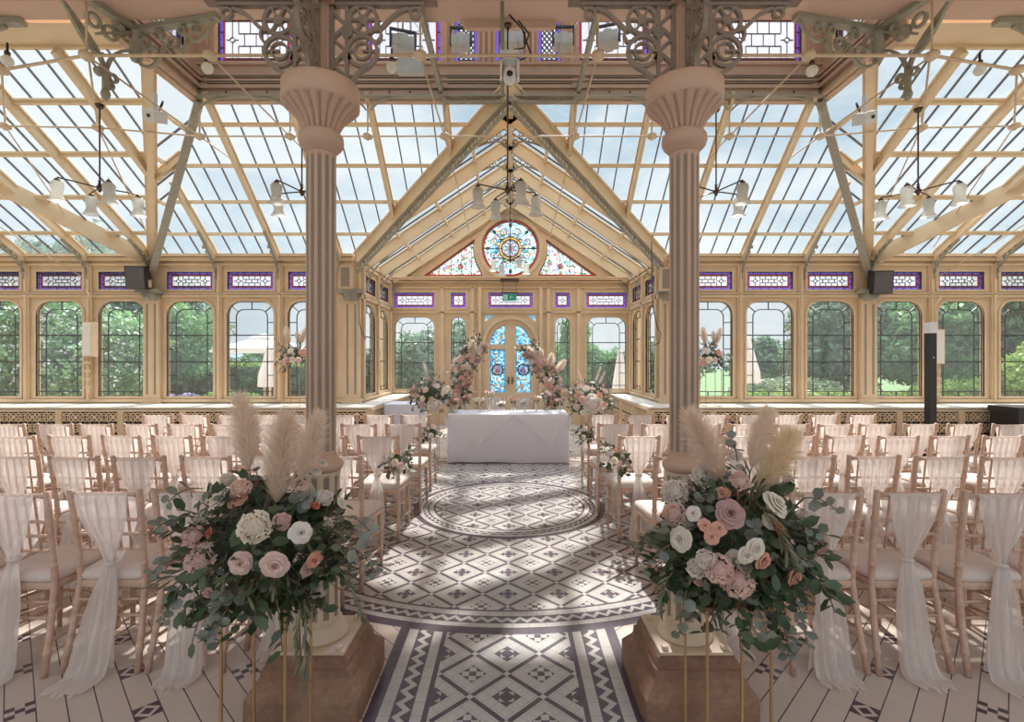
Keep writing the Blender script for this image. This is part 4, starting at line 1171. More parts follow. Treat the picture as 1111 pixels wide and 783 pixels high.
# globe bulbs
for i, (px, py, Y, lab) in enumerate(((225,74,5.4,'opal globe bulb under the boss left of the left column'),(425,73,5.4,'opal globe bulb right of the left column capital'),(881,77,5.4,'opal globe bulb right of the right column capital'),(8,66,5.6,'opal globe bulb at the far left picture edge'),(1063,76,5.6,'opal globe bulb near the far right picture edge'))):
    p = W(px,py,Y); root = thing('globe_bulb', p, lab, 'light bulb', 'opal globe bulbs on the tie rods')
    m = MB(); m.sphere((0,0,0), .060, 14); m.build('globe', BULBG, root); m = MB(); m.lathe([(.02,.055),(.028,.06),(.028,.10),(.012,.115),(.012,.20)], 10); m.build('socket', BRONZE, root)
# white projector boxes by the valleys
def cable(pts, r=.006, mat=BLACK, parent=None, name='cable'):
    m = MB(); m.tube(pts, r, 5); return m.build(name, mat, parent)
for sx, (px, py) in ((-1,(168,126)),(1,(938,128))):
    p = W(px,py,6.6); root = thing('projector_light', p, 'small white box spotlight clamped by the %s roof valley' % ('left' if sx<0 else 'right'), 'light', 'white box spotlights', rz=sx*.3)
    m = MB(); m.box(-.11,.11,-.09,.09,-.07,.07); o = m.build('housing', WHITEP, root); o.rotation_euler = (.3, -sx*.35, 0)
    m = MB(); m.tube([(.02,-.085,.0),(.02,-.11,.0)], .022, 10); m.build('lens', BLACK, root).rotation_euler = (.3, -sx*.35, 0)
    m = MB(); m.bar((0,0,.05),(0,0,.30),.05,.03); m.build('clamp', WHITEP, root)
    for k in range(3): cable([(-.1*sx,-.02,.04+.02*k),(-.2*sx,-.05,.09+.03*k),(-.19*sx,-.03,.15),(-.10*sx,0,.1)], .005, BLACK, root)
# lantern stage lights
p = W(545,60,5.5); m = MB(); m.tube([(p.x,5.5,5.545),(p.x,5.5,4.50)], .022, 8); tag(m.build('hanging_pole', IRON), 'grey vertical pole hanging from the ceiling over the aisle', 'pole')
p = W(553,78,5.45); root = thing('moving_head_light', p, 'white moving head spotlight on the pole above the aisle', 'spotlight')
m = MB(); m.box(-.10,.10,-.07,.07,.12,.20); m.build('base', WHITEP, root)
m = MB(); m.box(-.105,-.08,-.06,.06,-.08,.13); m.box(.08,.105,-.06,.06,-.08,.13); m.box(-.105,.105,-.06,.06,.105,.13); m.build('yoke', WHITEP, root)
m = MB(); m.sphere((0,0,-.04), .088, 16, sq=(.9,.9,1.15)); m.build('head', WHITEP, root)
m = MB(); m.lathe([(.001,0),(.026,0),(.034,.01)], 14); o = m.build('lens', BLACK, root); o.rotation_euler = (pi/2,0,0); o.location = (0,-.088,-.07)
def spot(px, py, Y, w, lab, rz=0):
    p = W(px,py,Y); root = thing('stage_light', p, lab, 'stage light', 'stage lights clustered in the lantern', rz=rz)
    m = MB(); m.box(-w/2,w/2,-w*.4,w*.4,-w*.28,w*.28); m.box(-w*.2,w*.2,-w*.45,w*.45,-w*.34,w*.34); m.build('housing', GREYP, root)
    m = MB(); m.box(-w*.62,-w*.52,-.02,.02,-.03,.20); m.box(w*.52,w*.62,-.02,.02,-.03,.20); m.box(-w*.62,w*.62,-.02,.02,.18,.20); m.build('yoke', BLACK, root); m = MB(); m.tube([(0,0,.19),(0,0,7.2-p.z)], .012, 6); m.build('drop_rod', ROD, root)
    cable([(w*.4,0,.1),(w*.8,0,.25),(w*.3,.02,.4),(-w*.4,0,.45)], .007, WHITEP, root)
spot(437,50,6.2,.26,'large grey stage light beside the left column capital',.3)
spot(500,47,6.2,.22,'grey stage light hanging left of the centre pole')
spot(611,46,6.2,.22,'grey stage light hanging right of the centre pole')
spot(660,44,6.2,.24,'large grey stage light beside the right column capital',-.3)
spot(556,44,6.3,.26,'grey stage light directly above the moving head')
p = W(446,73,6.55); m = MB(); m.box(-.17,.17,-.05,.05,-.09,.09); m.bar((0,0,.08),(0,0,7.2-p.z),.012,.012); o = m.build('junction_box', GREYP); o.location = p; tag(o, 'plain grey box hung below the left stage light', 'box')
for k, pts in enumerate(([(.10,5.5,5.3),(.22,5.5,5.15),(.16,5.5,5.0),(.05,5.5,4.98)], [(.0,5.48,5.35),(.14,5.48,5.2),(.24,5.5,4.92),(.10,5.5,4.86)])):
    tag(cable(pts, .010, BLACK), 'black cable looping beside the centre pole, %s loop' % ('upper' if k == 0 else 'lower'), 'cable')
# speakers at the piers
for sx, (px,py) in ((-1,(150,301)),(1,(955,306))):
    p = W(px,py,9.35); root = thing('wall_speaker', p, 'black wedge loudspeaker on the %s wall pier' % ('left' if sx<0 else 'right'), 'speaker', 'black wall loudspeakers', rz=-sx*.25)
    m = MB(); m.box(-.16,.16,-.13,.13,-.21,.21); o = m.build('cabinet', BLACK, root); o.rotation_euler = (.18,0,0)
    m = MB(); m.box(-.145,.145,-.137,-.131,-.195,.195); o = m.build('grille', DARKG, root); o.rotation_euler = (.18,0,0)
    m = MB(); m.bar((0,.1,0),(-sx*-.2,.26,.0),.05,.05); m.build('mount', CREAM, root)
    q = MB(); q.box(-.06,.06,-.06,.06,-.09,.05); q.tube([(0,0,.05),(0,0,.15)], .02, 8); o = q.build('junction_box', CREAM); o.location = (sx*6.83, 9.43, 3.03); tag(o, 'small cream box above the %s pier capital' % ('left' if sx<0 else 'right'), 'box')
for sx, (px,py) in ((-1,(376,301)),(1,(722,303))):
    p = W(px,py,9.3); root = thing('wall_speaker', p, 'taupe rectangular loudspeaker at the %s corner of the bay' % ('left' if sx<0 else 'right'), 'speaker', 'taupe bay loudspeakers')
    m = MB(); m.box(-.10,.10,-.08,.08,-.20,.20); m.build('cabinet', CREAM, root); m = MB(); m.box(-.082,.082,-.086,-.08,-.18,.18); m.build('grille', IRONB, root)
    m = MB(); m.box(-.02,.02,.08,.34,-.02,.02); m.build('mount', IRONB, root)
# exit sign
root = thing('exit_sign', (-.02,11.95,3.06), 'green hanging exit sign in front of the transom over the door', 'exit sign')
m = MB(); m.box(-.165,.165,-.012,.012,-.08,.08); m.build('panel', plain('exit_green', (.01,.30,.19), .4, var=.02), root)
m = MB(); yy = -.016; 
m.box(-.14,-.055,yy,-.012,-.055,.055)
m.build('pictogram_panel', plain('pale_mint', (.62,.85,.75), .4, var=.02), root, label='pale running-man square')
m = MB()
m.sphere((-.100,-.018,.036), .010, 8); m.bar((-.100,-.018,.026),(-.108,-.018,-.005),.012,.012,up=(0,1,0)); m.bar((-.108,-.018,-.005),(-.085,-.018,-.02),.008,.008,up=(0,1,0)); m.bar((-.085,-.018,-.02),(-.09,-.018,-.045),.007,.007,up=(0,1,0)); m.bar((-.108,-.018,-.005),(-.125,-.018,-.04),.008,.008,up=(0,1,0)); m.bar((-.10,-.018,.02),(-.075,-.018,.006),.006,.006,up=(0,1,0)); m.bar((-.10,-.018,.02),(-.125,-.018,.010),.006,.006,up=(0,1,0))
m.build('running_figure', plain('exit_green_mark', (.01,.30,.19), .4), root)
m = MB(); fy = lambda u,w,d: (u,yy+d,w); S = lambda p: m.stroke(p,.012,fy,-.002,.003)
S([(.085,0),(.01,0)]); S([(.035,.028),(.008,0),(.035,-.028)]); m.build('arrow', plain('exit_white', (.75,.85,.80), .4), root)
m = MB(); m.box(-.20,.20,-.02,.02,.09,.12); m.box(-.22,.22,-.05,.05,.37,.44); m.tube([(-.16,0,.1),(-.16,0,.38)], .006, 5); m.tube([(.16,0,.1),(.16,0,.38)], .006, 5); m.build('hanger', BRONZE, root)
# fuse boxes and conduits on the mullions
for sx, (px,py) in ((-1,(97,368)),(1,(1017,376))):
    p = W(px,py,9.52); root = thing('fuse_box', (p.x,9.52,p.z), 'cream metal trunking box on the %s window mullion' % ('left' if sx<0 else 'right'), 'fuse box', 'trunking boxes on the mullions')
    m = MB(); m.box(-.09,.09,-.06,.10,-.33,.33); m.build('case', CREAM, root); m = MB(); m.box(-.08,.08,-.066,-.06,-.31,.31); m.build('lid', SILL, root)
    m = MB(); m.tube([(-sx*.05,-.02,.33),(-sx*.05,-.02,.75),(sx*.05,-.02,.95)], .014, 6); m.build('conduit', CREAM, root); m = MB(); m.tube([(sx*.02,-.02,-.33),(sx*.0,-.02,-1.02)], .02, 6)
    for z in (-.45,-.6,-.75,-.9): m.box(-.06,.04,-.04,.0,z-.025,z+.025)
    m.build('conduit', CREAM, root)
    root = thing('floor_socket', (0,0,0), '', 'x') if 0 else None
# line speaker
p = W(1009.5,470,8.3); root = thing('column_speaker', (p.x,8.3,0), 'tall slim black column loudspeaker with white cap, right side', 'speaker')
m = MB(); m.box(-.055,.055,-.06,.06,.30,2.02); m.build('column_body', BLACK, root); m = MB(); m.box(-.058,.058,-.066,.062,2.02,2.20); m.build('cap', WHITEP, root)
m = MB(); m.box(-.20,.20,-.22,.22,0,.30); m.build('base_cabinet', BLACK, root); m = MB(); m.sphere((0,-.064,1.62), .012, 8); m.build('badge', WHITEP, root)
p = W(1102,455,8.5); root = thing('flight_case', (p.x+.15,8.45,0), 'black equipment case standing by the right window sill', 'case')
m = MB(); m.box(-.40,.40,-.25,.25,0,.70); m.build('body', BLACK, root); m = MB(); m.box(-.42,.42,-.27,.27,.70,.80); m.build('lid', BLACK, root); m = MB(); m.box(-.1,.1,-.285,-.27,.45,.50); m.build('handle', DARKG, root)
p = W(655,205,9.0)
# hanging headphones-like cable loop right bay
tag(cable([W(707,262,9.2),W(708,330,9.2),W(713,355,9.2),W(717,362,9.2),W(715,372,9.2),W(708,375,9.2)], .009, BLACK), 'black cable dangling in front of the right bay window', 'cable')
tag(cable([W(389,318,9.4),W(390,350,9.4),W(393,362,9.4),W(397,368,9.4)], .008, BLACK), 'black cable dangling in front of the left bay window', 'cable')
# ------------------------------------------------------------------ flowers
import numpy as np
BLUSH = leafy('blush_petal', (.76,.52,.45), (.86,.66,.58), .25, 30)
MAUVE = leafy('mauve_petal', (.44,.25,.24), (.55,.34,.31), .25, 30)
IVORY = leafy('ivory_petal', (.79,.70,.57), (.86,.79,.68), .25, 30)
WHITEF = leafy('white_petal', (.76,.67,.61), (.86,.79,.73), .25, 30)
PEACH = leafy('peach_petal', (.74,.36,.25), (.80,.47,.36), .25, 30)
ORANGE = leafy('orange_petal', (.60,.16,.07), (.72,.25,.12), .25, 30)
EUC = leafy('eucalyptus_leaf', (.14,.155,.125), (.25,.265,.215), .15, 14)
RUS = leafy('ruscus_leaf', (.042,.072,.034), (.09,.125,.060), .15, 14)
OLI = leafy('olive_leaf', (.10,.105,.055), (.20,.19,.11), .15, 14)
STEM = plain('brown_stem', (.14,.11,.06), .7)
PAMP = leafy('pampas_plume_fibre', (.93,.79,.68), (.97,.89,.80), .60, 12, .9)
PAMPG = leafy('golden_pampas_fibre', (.93,.78,.58), (.97,.88,.72), .60, 12, .9)
def M_to(n, p, s, roll=0):
    q = V(n).to_track_quat('Z','Y').to_matrix().to_4x4()
    return Matrix.Translation(V(p)) @ q @ Matrix.Rotation(roll, 4, 'Z') @ Matrix.Scale(s, 4)
def petal(m, ang, r0, z0, r1, z1, wid, curl, mi=0, n=4, k=4, rnd=None):
    vs = []
    for i in range(k+1):
        t = i/k; rr = lerp(r0,r1,t) + curl*t*t*t; zz = lerp(z0,z1,sin(t*pi/2)) - curl*.8*t**4
        for j in range(n+1):
            u = -1+2*j/n; w = wid*1.08*min(1,.55+t)*(1-.30*t**5); a = ang+u*w
            e = 1-.10*u*u*t+.04*(u > 0); vs.append((rr*cos(a)*e, rr*sin(a)*e, zz*(1-.20*u*u*t)+(.0 if k else 0)))
    s = n+1; m.add(vs, [(i*s+j, i*s+j+1, (i+1)*s+j+1, (i+1)*s+j) for i in range(k) for j in range(n)], mi, True)
def rose_mesh(mat, seed, open_=1.0):
    r = random.Random(seed); m = MB()
    for (cnt, r0, z0, r1, z1, w, c) in ((3,.02,.0,.09,.66,1.2,.0),(3,.05,.0,.18,.70,1.1,.02),(4,.07,.0,.30,.70,.95,.04),(5,.09,-.05,.44,.64,.85,.09),(5,.10,-.15,.60,.52,.85,.15),(6,.10,-.25,.76,.34,.75,.20)):
        o = r.uniform(0,6)
        for k in range(cnt): petal(m, o+2*pi*k/cnt+r.uniform(-.1,.1), r0, z0, r1*r.uniform(.94,1.06)*open_, z1*r.uniform(.95,1.05), w, c*r.uniform(.7,1.4))
    m.sphere((0,0,-.15), .35, 8, sq=(1,1,.8)); return m.mesh('rose', [mat])
def ruffle_mesh(mat, seed, n=90):
    "carnation or hydrangea: a dome of small crinkled petals"
    r = random.Random(seed); m = MB(); m.sphere((0,0,0), .62, 8)
    for i in range(n):
        z = 1-(i+.5)/n*1.5; a = i*2.4; q = sqrt(max(0,1-z*z)); d = V((q*cos(a), q*sin(a), z)); M = M_to(d+V((r.uniform(-.3,.3),r.uniform(-.3,.3),r.uniform(-.3,.3))), d*r.uniform(.60,.82), .30, r.uniform(0,6))
        b = MB(); vs = [(0,0,0)]
        for j in range(7): t = -1+2*j/6; vs.append((t*.9, .15*(j%2)-.1, .8-.25*t*t+.12*(j%2)))
        b.add(vs, [(0,j,j+1) for j in range(1,7)]); m.merge(b, M)
    return m.mesh('carnation', [mat])
ROSES = {k: [rose_mesh(mm, 3+i, o) for i, o in enumerate((1.0,.9))] for k, mm in (('blush',BLUSH),('mauve',MAUVE),('ivory',IVORY),('white',WHITEF),('peach',PEACH),('orange',ORANGE))}
RUFF = {k: ruffle_mesh(mm, 9) for k, mm in (('white',WHITEF),('blush',BLUSH),('ivory',IVORY))}
def simple_rose(mat):
    m = MB(); m.sphere((0,0,.1), .55, 8, sq=(1,1,.8))
    for k in range(5): petal(m, 2*pi*k/5, .1, -.2, .7, .5, .75, .2, n=2, k=2)
    for k in range(4): petal(m, .5+2*pi*k/4, .05, .0, .38, .70, .8, .1, n=2, k=2)
    return m.mesh('rose', [mat])
SROSE = {k: simple_rose(mm) for k, mm in (('blush',BLUSH),('mauve',MAUVE),('ivory',IVORY),('white',WHITEF),('peach',PEACH),('orange',ORANGE))}
CN = {'blush':'blush pink','mauve':'dusty mauve','ivory':'ivory','white':'white','peach':'peach','orange':'burnt orange'}
def put_flower(parent, kind, col, p, n, s, simple=False):
    if kind == 'c': o = obj('carnation', RUFF.get(col, RUFF['blush']), parent); lb = CN[col]+' ruffled bloom'
    else:
        o = obj('rose', SROSE[col] if simple else random.choice(ROSES[col]), parent); lb = CN[col]+' rose'
    o.matrix_basis = M_to(n, p, s, random.uniform(0,6)); o['label'] = lb; return o
def leaf(m, p, d, up, L, Wd, fold=.25, mi=0):
    d = V(d).normalized(); up = V(up); s = d.cross(up)
    if s.length < 1e-3: s = d.cross(V((1,0,0)))
    s.normalize(); n = s.cross(d)
    P = V(p); f = n*fold*Wd
    vs = [P, P+d*L*.3+s*Wd*.85+f, P+d*L*.7+s*Wd*.9+f, P+d*L, P+d*L*.7-s*Wd*.9+f, P+d*L*.3-s*Wd*.85+f, P+d*L*.3, P+d*L*.7]
    m.add(vs, [(0,6,1),(6,7,2,1),(7,3,2),(0,5,6),(5,4,7,6),(4,3,7)], mi, True)
def sprig(m, r, p, d, L, kind, droop=.5):
    p = V(p); d = V(d).normalized(); pts = [p.copy()]; k = max(4, int(L/.03)); q = p.copy(); dd = d.copy()
    for i in range(k): dd = (dd + V((0,0,-droop/k)) + V((r.uniform(-.08,.08),)*3)*.5).normalized(); q = q + dd*(L/k); pts.append(q.copy())
    m.tube(pts, .0022, 4, mi=1, cap=False)
    step = {'e':.033,'r':.024,'o':.016}[kind]; nl = int(L/step)
    for i in range(nl):
        t = (i+1)/nl; j = min(k-1, int(t*k)); a = pts[j].lerp(pts[j+1], t*k-j) if j < k else pts[-1]; tdir = (pts[j+1]-pts[j]).normalized()
        side = tdir.cross(V((0,0,1)))
        if side.length < .1: side = V((1,0,0))
        side.normalize(); ang = r.uniform(0,6.28)
        for sg in ((1,-1) if kind == 'e' else (1 if i%2 else -1,)):
            o = (side*cos(ang)*sg + side.cross(tdir)*sin(ang)*sg)
            if kind == 'e': z = r.uniform(.7,1.15)*(1-.35*t); leaf(m, a, tdir*.35+o, V((0,-.4,1))+V((r.uniform(-.5,.5),)*3), .054*z, .026*z, .12)
            elif kind == 'r': z = r.uniform(.8,1.2); leaf(m, a, tdir*.7+o, V((0,-.3,1))+V((r.uniform(-.5,.5),)*3), .060*z, .016*z, .2)
            else: z = r.uniform(.8,1.2); leaf(m, a, tdir*1.2+o*.6, V((0,-.5,1)), .060*z, .0055*z, .2)
def foliage(parent, c, rad, seed, n, kinds='eeerro', L=(.12,.26), droop=.6, down=0, scale=1.0, trail=None):
    "leafy body of an arrangement: three kinds of greenery"
    r = random.Random(seed); B = {k: MB() for k in 'ero'}; c = V(c)
    for i in range(n):
        th = r.uniform(0, 2*pi); z = r.uniform(-.85,1); q = sqrt(1-z*z); d = V((q*cos(th), q*sin(th), z*.85-down*.2))
        k = r.choice(kinds); p = c + V((d.x*rad[0], d.y*rad[1], d.z*rad[2]))*r.uniform(.45,.80)
        d2 = d + V((r.uniform(-.4,.4), r.uniform(-.4,.4), r.uniform(-.3,.4)))
        sprig(B[k], r, p, d2, r.uniform(*L)*scale*(.62 if d.y < -.45 and d.z > -.5 else 1), k, droop*r.uniform(.3,1.6))
    for tr in (trail or []): sprig(B[tr[3]], r, tr[0], tr[1], tr[2], tr[3], tr[4] if len(tr) > 4 else 1.2)
    for k, mm, nm in (('e',EUC,'eucalyptus_foliage'),('r',RUS,'ruscus_foliage'),('o',OLI,'olive_foliage')):
        if B[k].f: B[k].build(nm, [mm, STEM], parent, kind='stuff')
    # dark solid core in place of the dense inner leaves
    m = MB(); m.sphere(c, 1, 14, sq=(rad[0]*.55, rad[1]*.55, rad[2]*.55)); m.build('dark_core', RUS, parent)
def plume_mesh(L, wid, seed, mat, nf=1500, seg=4):
    "pampas plume: fine fibres sweeping up from a bowed stem"
    r = random.Random(seed); m = MB(); bend = r.uniform(-.05,.05)
    cl = lambda t: V((bend*sin(t*2.2)*L*2, bend*.5*t*L, t*L))
    m.tube([cl(i/6)-V((0,0,.0)) for i in range(-2,7)], .003, 5, mi=0)
    for i in range(nf):
        t = r.uniform(.0,.97); a = r.uniform(0,2*pi); prof = (sin(pi*min(1,(t*.80+.12)))**.8); w = wid*prof*r.uniform(.55,1.08); ln = L*r.uniform(.13,.24)*(1-.25*t)
        c = cl(t); o = V((cos(a),sin(a),0)); pts = []
        for k in range(seg+1):
            u = k/seg; pts.append(c + o*(w*u**.75) + V((0,0,ln*(u*1.05) - .02*u*u*L*r.uniform(.2,1.2))))
        s = V((-sin(a),cos(a),0)) if r.random() < .5 else V((r.uniform(-1,1),r.uniform(-1,1),.3)).normalized(); ww = L*.0042*r.uniform(.7,1.3); vs = []
        for k, p in enumerate(pts): q = ww*(1-k/(seg+.5)); vs += [p-s*q, p+s*q]
        m.add(vs, [(2*k,2*k+1,2*k+3,2*k+2) for k in range(seg)], 0, True)
    return m.mesh('pampas_plume', [mat])
PL = [plume_mesh(1.0, .33, s, mm, 3600) for s, mm in ((1,PAMP),(2,PAMP),(3,PAMPG))]
PLs = plume_mesh(1.0, .16, 5, leafy('pale_pampas_fibre', (.74,.62,.52), (.84,.74,.64), .3, 12, .9), 260, 3)
def plume(parent, base, tip, which, wide=1.0):
    base, tip = V(base), V(tip); d = tip-base; L = d.length
    o = obj('pampas_plume', PL[which] if which < 3 else PLs, parent)
    o.matrix_basis = Matrix.Translation(base) @ d.to_track_quat('Z','Y').to_matrix().to_4x4() @ Matrix.Diagonal((L*wide, L*wide, L, 1)); return o
def stand(x, y, w, h, label, grp, zb_=0, r=.0044, mid=True):
    root = thing('flower_stand', (x,y,zb_), label, 'flower stand', grp)
    for sx in (-1,1):
        for sy in (-1,1):
            m = MB(); m.bar((sx*w/2,sy*w/2,0),(sx*w/2,sy*w/2,h), r*2, r*2); m.build('leg', GOLD, root)
    for z, nm_ in ((.006,'bottom_frame'),(h,'top_frame')):
        m = MB(); P = [(-w/2,-w/2,z),(w/2,-w/2,z),(w/2,w/2,z),(-w/2,w/2,z)]
        for i in range(4): m.bar(P[i],P[(i+1)%4], r*2, r*2)
        m.build(nm_, GOLD, root)
    m = MB(); m.box(-w/2,w/2,-w/2,w/2,h,h+.006); m.build('top_plate', GOLD, root)
    return root
def arrangement(name, Yc, cpx, rad, fl, pl, seed, label, grp, nsp, simple=False, fscale=1.0, L=(.12,.26), trail=None, kinds='eeerro', down=0, cat='flower arrangement', extra=0, pal='blush white ivory peach'):
    c = W(cpx[0], cpx[1], Yc); root = thing(name, c, label, cat, grp)
    def loc(px, py, k=.98):
        dx = (px-cpx[0])/F*Yc/rad[0]; dz = (cpx[1]-py)/F*Yc/rad[2]; q = dx*dx+dz*dz; s = sqrt(max(0,1-q)) if q < 1 else 0
        Y = Yc - rad[1]*s*k*1.22; p = W(px,py,Y)-c; n = V((dx, -max(.35,s), dz+.15)); return p, n
    for (kind, col, px, py, rr) in fl:
        p, n = loc(px, py); put_flower(root, kind, col, p, n, rr/F*(Yc-rad[1])*1.34, simple)
    r = random.Random(seed); random.seed(seed)
    for i in range(extra):
        # flowers round the back and sides too, so that it is a full bouquet
        z = 1-(i+.5)/extra*1.6; a = i*2.399+seed; q = sqrt(max(0,1-z*z)); d = V((q*cos(a), q*sin(a), z))
        put_flower(root, r.choice('rrrc'), r.choice(pal.split()), V((d.x*rad[0], d.y*rad[1], d.z*rad[2]))*.93, d, r.uniform(.030,.045)*fscale, simple)
    for (bx, by, tx, ty, wh, wd) in pl:
        b = W(bx,by,Yc-rad[1]*.15)-c; t_ = W(tx,ty,Yc-.02)-c; plume(root, b, t_, wh, wd)
        m = MB(); m.tube([b*.3, b], .003, 4); m.build('plume_stem', STEM, root)
    foliage(root, (0,0,0), rad, seed, nsp, kinds=kinds, L=L, scale=fscale, trail=[(W(a,b,Yc-rad[1]*.8)-c, V(d), l*.8, k) for a,b,d,l,k in (trail or [])], down=down)
    return root
# the two large arrangements by the columns
arrangement('floral_arrangement', 1.92, (283,588), (.27,.24,.24), [
    ('r','blush',323,527,10.5),('r','ivory',238,544,11),('c','blush',261,530,9),('c','ivory',247,522,8),('c','ivory',277,572,13),('c','blush',222,607,15),('r','blush',299,611,12),
    ('r','white',326,578,11),('c','white',352,540,8),('r','orange',342,549,5),('r','orange',228,578,5),('r','ivory',218,564,9),('r','peach',340,606,9),('r','white',342,512,6),('r','white',350,503,5),
    ('r','ivory',370,546,6),('r','peach',200,585,7),('c','white',345,640,8),('r','blush',255,640,7)],
    [(270,508,257,432,0,.95),(299,545,312,452,1,.90),(326,520,346,450,0,.85)], 21, 'large pampas and rose arrangement on the gold stand left of the aisle', 'tall floral arrangements flanking the aisle', 280, extra=16, down=.7, L=(.09,.19), kinds='eerrro',
    trail=[(250,640,(-.5,-.2,-.8),.22,'e'),(330,650,(.1,-.2,-1),.30,'o'),(325,655,(0,-.1,-1),.26,'o'),(200,600,(-1,-.1,.1),.16,'e'),(205,560,(-1,-.1,.3),.17,'e'),(370,560,(1,-.1,.4),.15,'e'),(375,590,(1,0,-.2),.18,'e'),(230,650,(-.6,-.1,-.6),.2,'r'),(300,650,(.2,-.1,-1),.22,'r'),(370,620,(.8,-.1,-.6),.2,'o'),(200,630,(-.7,-.1,-.7),.18,'e'),(220,530,(-1,0,.4),.16,'e')])
arrangement('floral_arrangement', 1.92, (797,585), (.26,.24,.245), [
    ('r','ivory',838.6,548,13),('r','mauve',791,558,12.5),('r','peach',765,570,6.5),('r','peach',780,573,6.5),('r','peach',772,582,6.5),('r','orange',844,573,6.5),('r','ivory',818,594,9.5),('r','ivory',809,601,8),('r','peach',826,607,9),
    ('c','white',733,534,13),('c','blush',732,558,11),('r','ivory',740,585,11),('r','white',753,558,8),('c','white',757,616,9),('c','white',766,606,8),('c','blush',780,617,12),('c','blush',800,629,14),('r','blush',854,615,12),
    ('c','blush',878,586,16),('c','white',872,567,12),('c','white',797,494,7),('r','white',803,508,6),('c','blush',803,522,9),('c','white',763,516,12),('c','white',775,512,9),('r','white',855,520,7)],
    [(783,520,751,448,0,1.0),(815,508,838,445,1,.85),(821,536,858,468,2,1.0)], 33, 'large pampas and rose arrangement on the gold stand right of the aisle', 'tall floral arrangements flanking the aisle', 280, extra=16, down=.7, L=(.09,.19), kinds='eerrro',
    trail=[(840,640,(.2,-.2,-1),.22,'r'),(860,640,(.4,-.2,-.9),.22,'e'),(800,650,(0,-.2,-1),.2,'r'),(735,570,(-1,-.1,.3),.20,'e'),(728,590,(-1,-.1,-.2),.16,'e'),(870,540,(1,-.1,.4),.15,'e'),(830,560,(.6,-.5,-.6),.22,'o'),(820,545,(.7,-.5,-.5),.22,'o'),(880,620,(.7,-.1,-.6),.2,'r'),(845,655,(.3,-.1,-1),.22,'e'),(745,640,(-.4,-.2,-.9),.18,'e'),(800,500,(-.1,-.1,1),.12,'e'),(730,620,(-.7,-.1,-.7),.15,'o')])
stand(-.905,1.92,.23,.70,'square gold wire stand carrying the left aisle arrangement','gold stands of the aisle arrangements')
stand(.842,1.92,.23,.70,'square gold wire stand carrying the right aisle arrangement','gold stands of the aisle arrangements')
# arrangements either side of the altar table
arrangement('floral_arrangement', 8.0, (467,428), (.33,.28,.27), [('c','white',471,440,6),('r','ivory',482,424,3.5),('r','blush',462,423,3),('r','peach',479,445,3),('r','ivory',459,432,3),('r','white',474,419,3),('r','peach',487,436,2.5),('r','blush',455,441,3),('c','white',490,447,4)],
    [(467,416,460,394,3,1.1),(477,416,482,396,3,1.1)], 41, 'pampas arrangement on a gold stand at the left end of the altar table', 'arrangements beside the altar table', 105, simple=True, fscale=1.25, L=(.07,.16), extra=26)
arrangement('floral_arrangement', 8.0, (640,434), (.36,.28,.30), [('c','white',643,437,8),('r','blush',632,433,4),('r','blush',626,441,3.5),('r','peach',650,429,3.5),('r','peach',653,438,3),('r','ivory',636,422,4),('r','ivory',633,447,3.5),('r','blush',629,420,3),('r','peach',627,429,3),('r','ivory',652,444,3),('r','blush',655,424,3)],
    [(634,418,626,400,3,1.0),(646,414,652,398,3,1.1),(649,418,656,404,3,1.0)], 43, 'pampas arrangement on a gold stand at the right end of the altar table', 'arrangements beside the altar table', 110, simple=True, fscale=1.25, L=(.07,.16), extra=28)
stand(W(467,0,8.0).x,8.0,.25,.78,'gold wire stand beside the left end of the altar table','gold stands beside the altar table')
stand(W(640,0,8.0).x,8.0,.25,.72,'gold wire stand beside the right end of the altar table','gold stands beside the altar table')
# arrangements up on the sill by the columns
for px, lab, sd in ((320,'left',51),(771,'right',53)):
    arrangement('floral_arrangement', 9.1, (px,386), (.26,.22,.24), [('r','ivory',px-4,381,3.5),('r','peach',px+8,383,4),('r','ivory',px-2,390,3.5),('r','blush',px+4,390,3),('c','blush',px-9,392,4)],
        [(px-6,373,px-9,356,1,.9),(px+4,372,px+3,360,1,.9),(px+6,373,px+12,357,1,.9)], sd, 'pampas arrangement on a gold frame on the %s window sill, partly behind the column' % lab, 'arrangements on the window sills', 70, simple=True, fscale=.9, extra=14)
    stand(W(px,0,9.1).x,9.1,.28,.72,'open gold wire frame on the %s window sill' % lab,'gold frames on the window sills', zb_=.745)
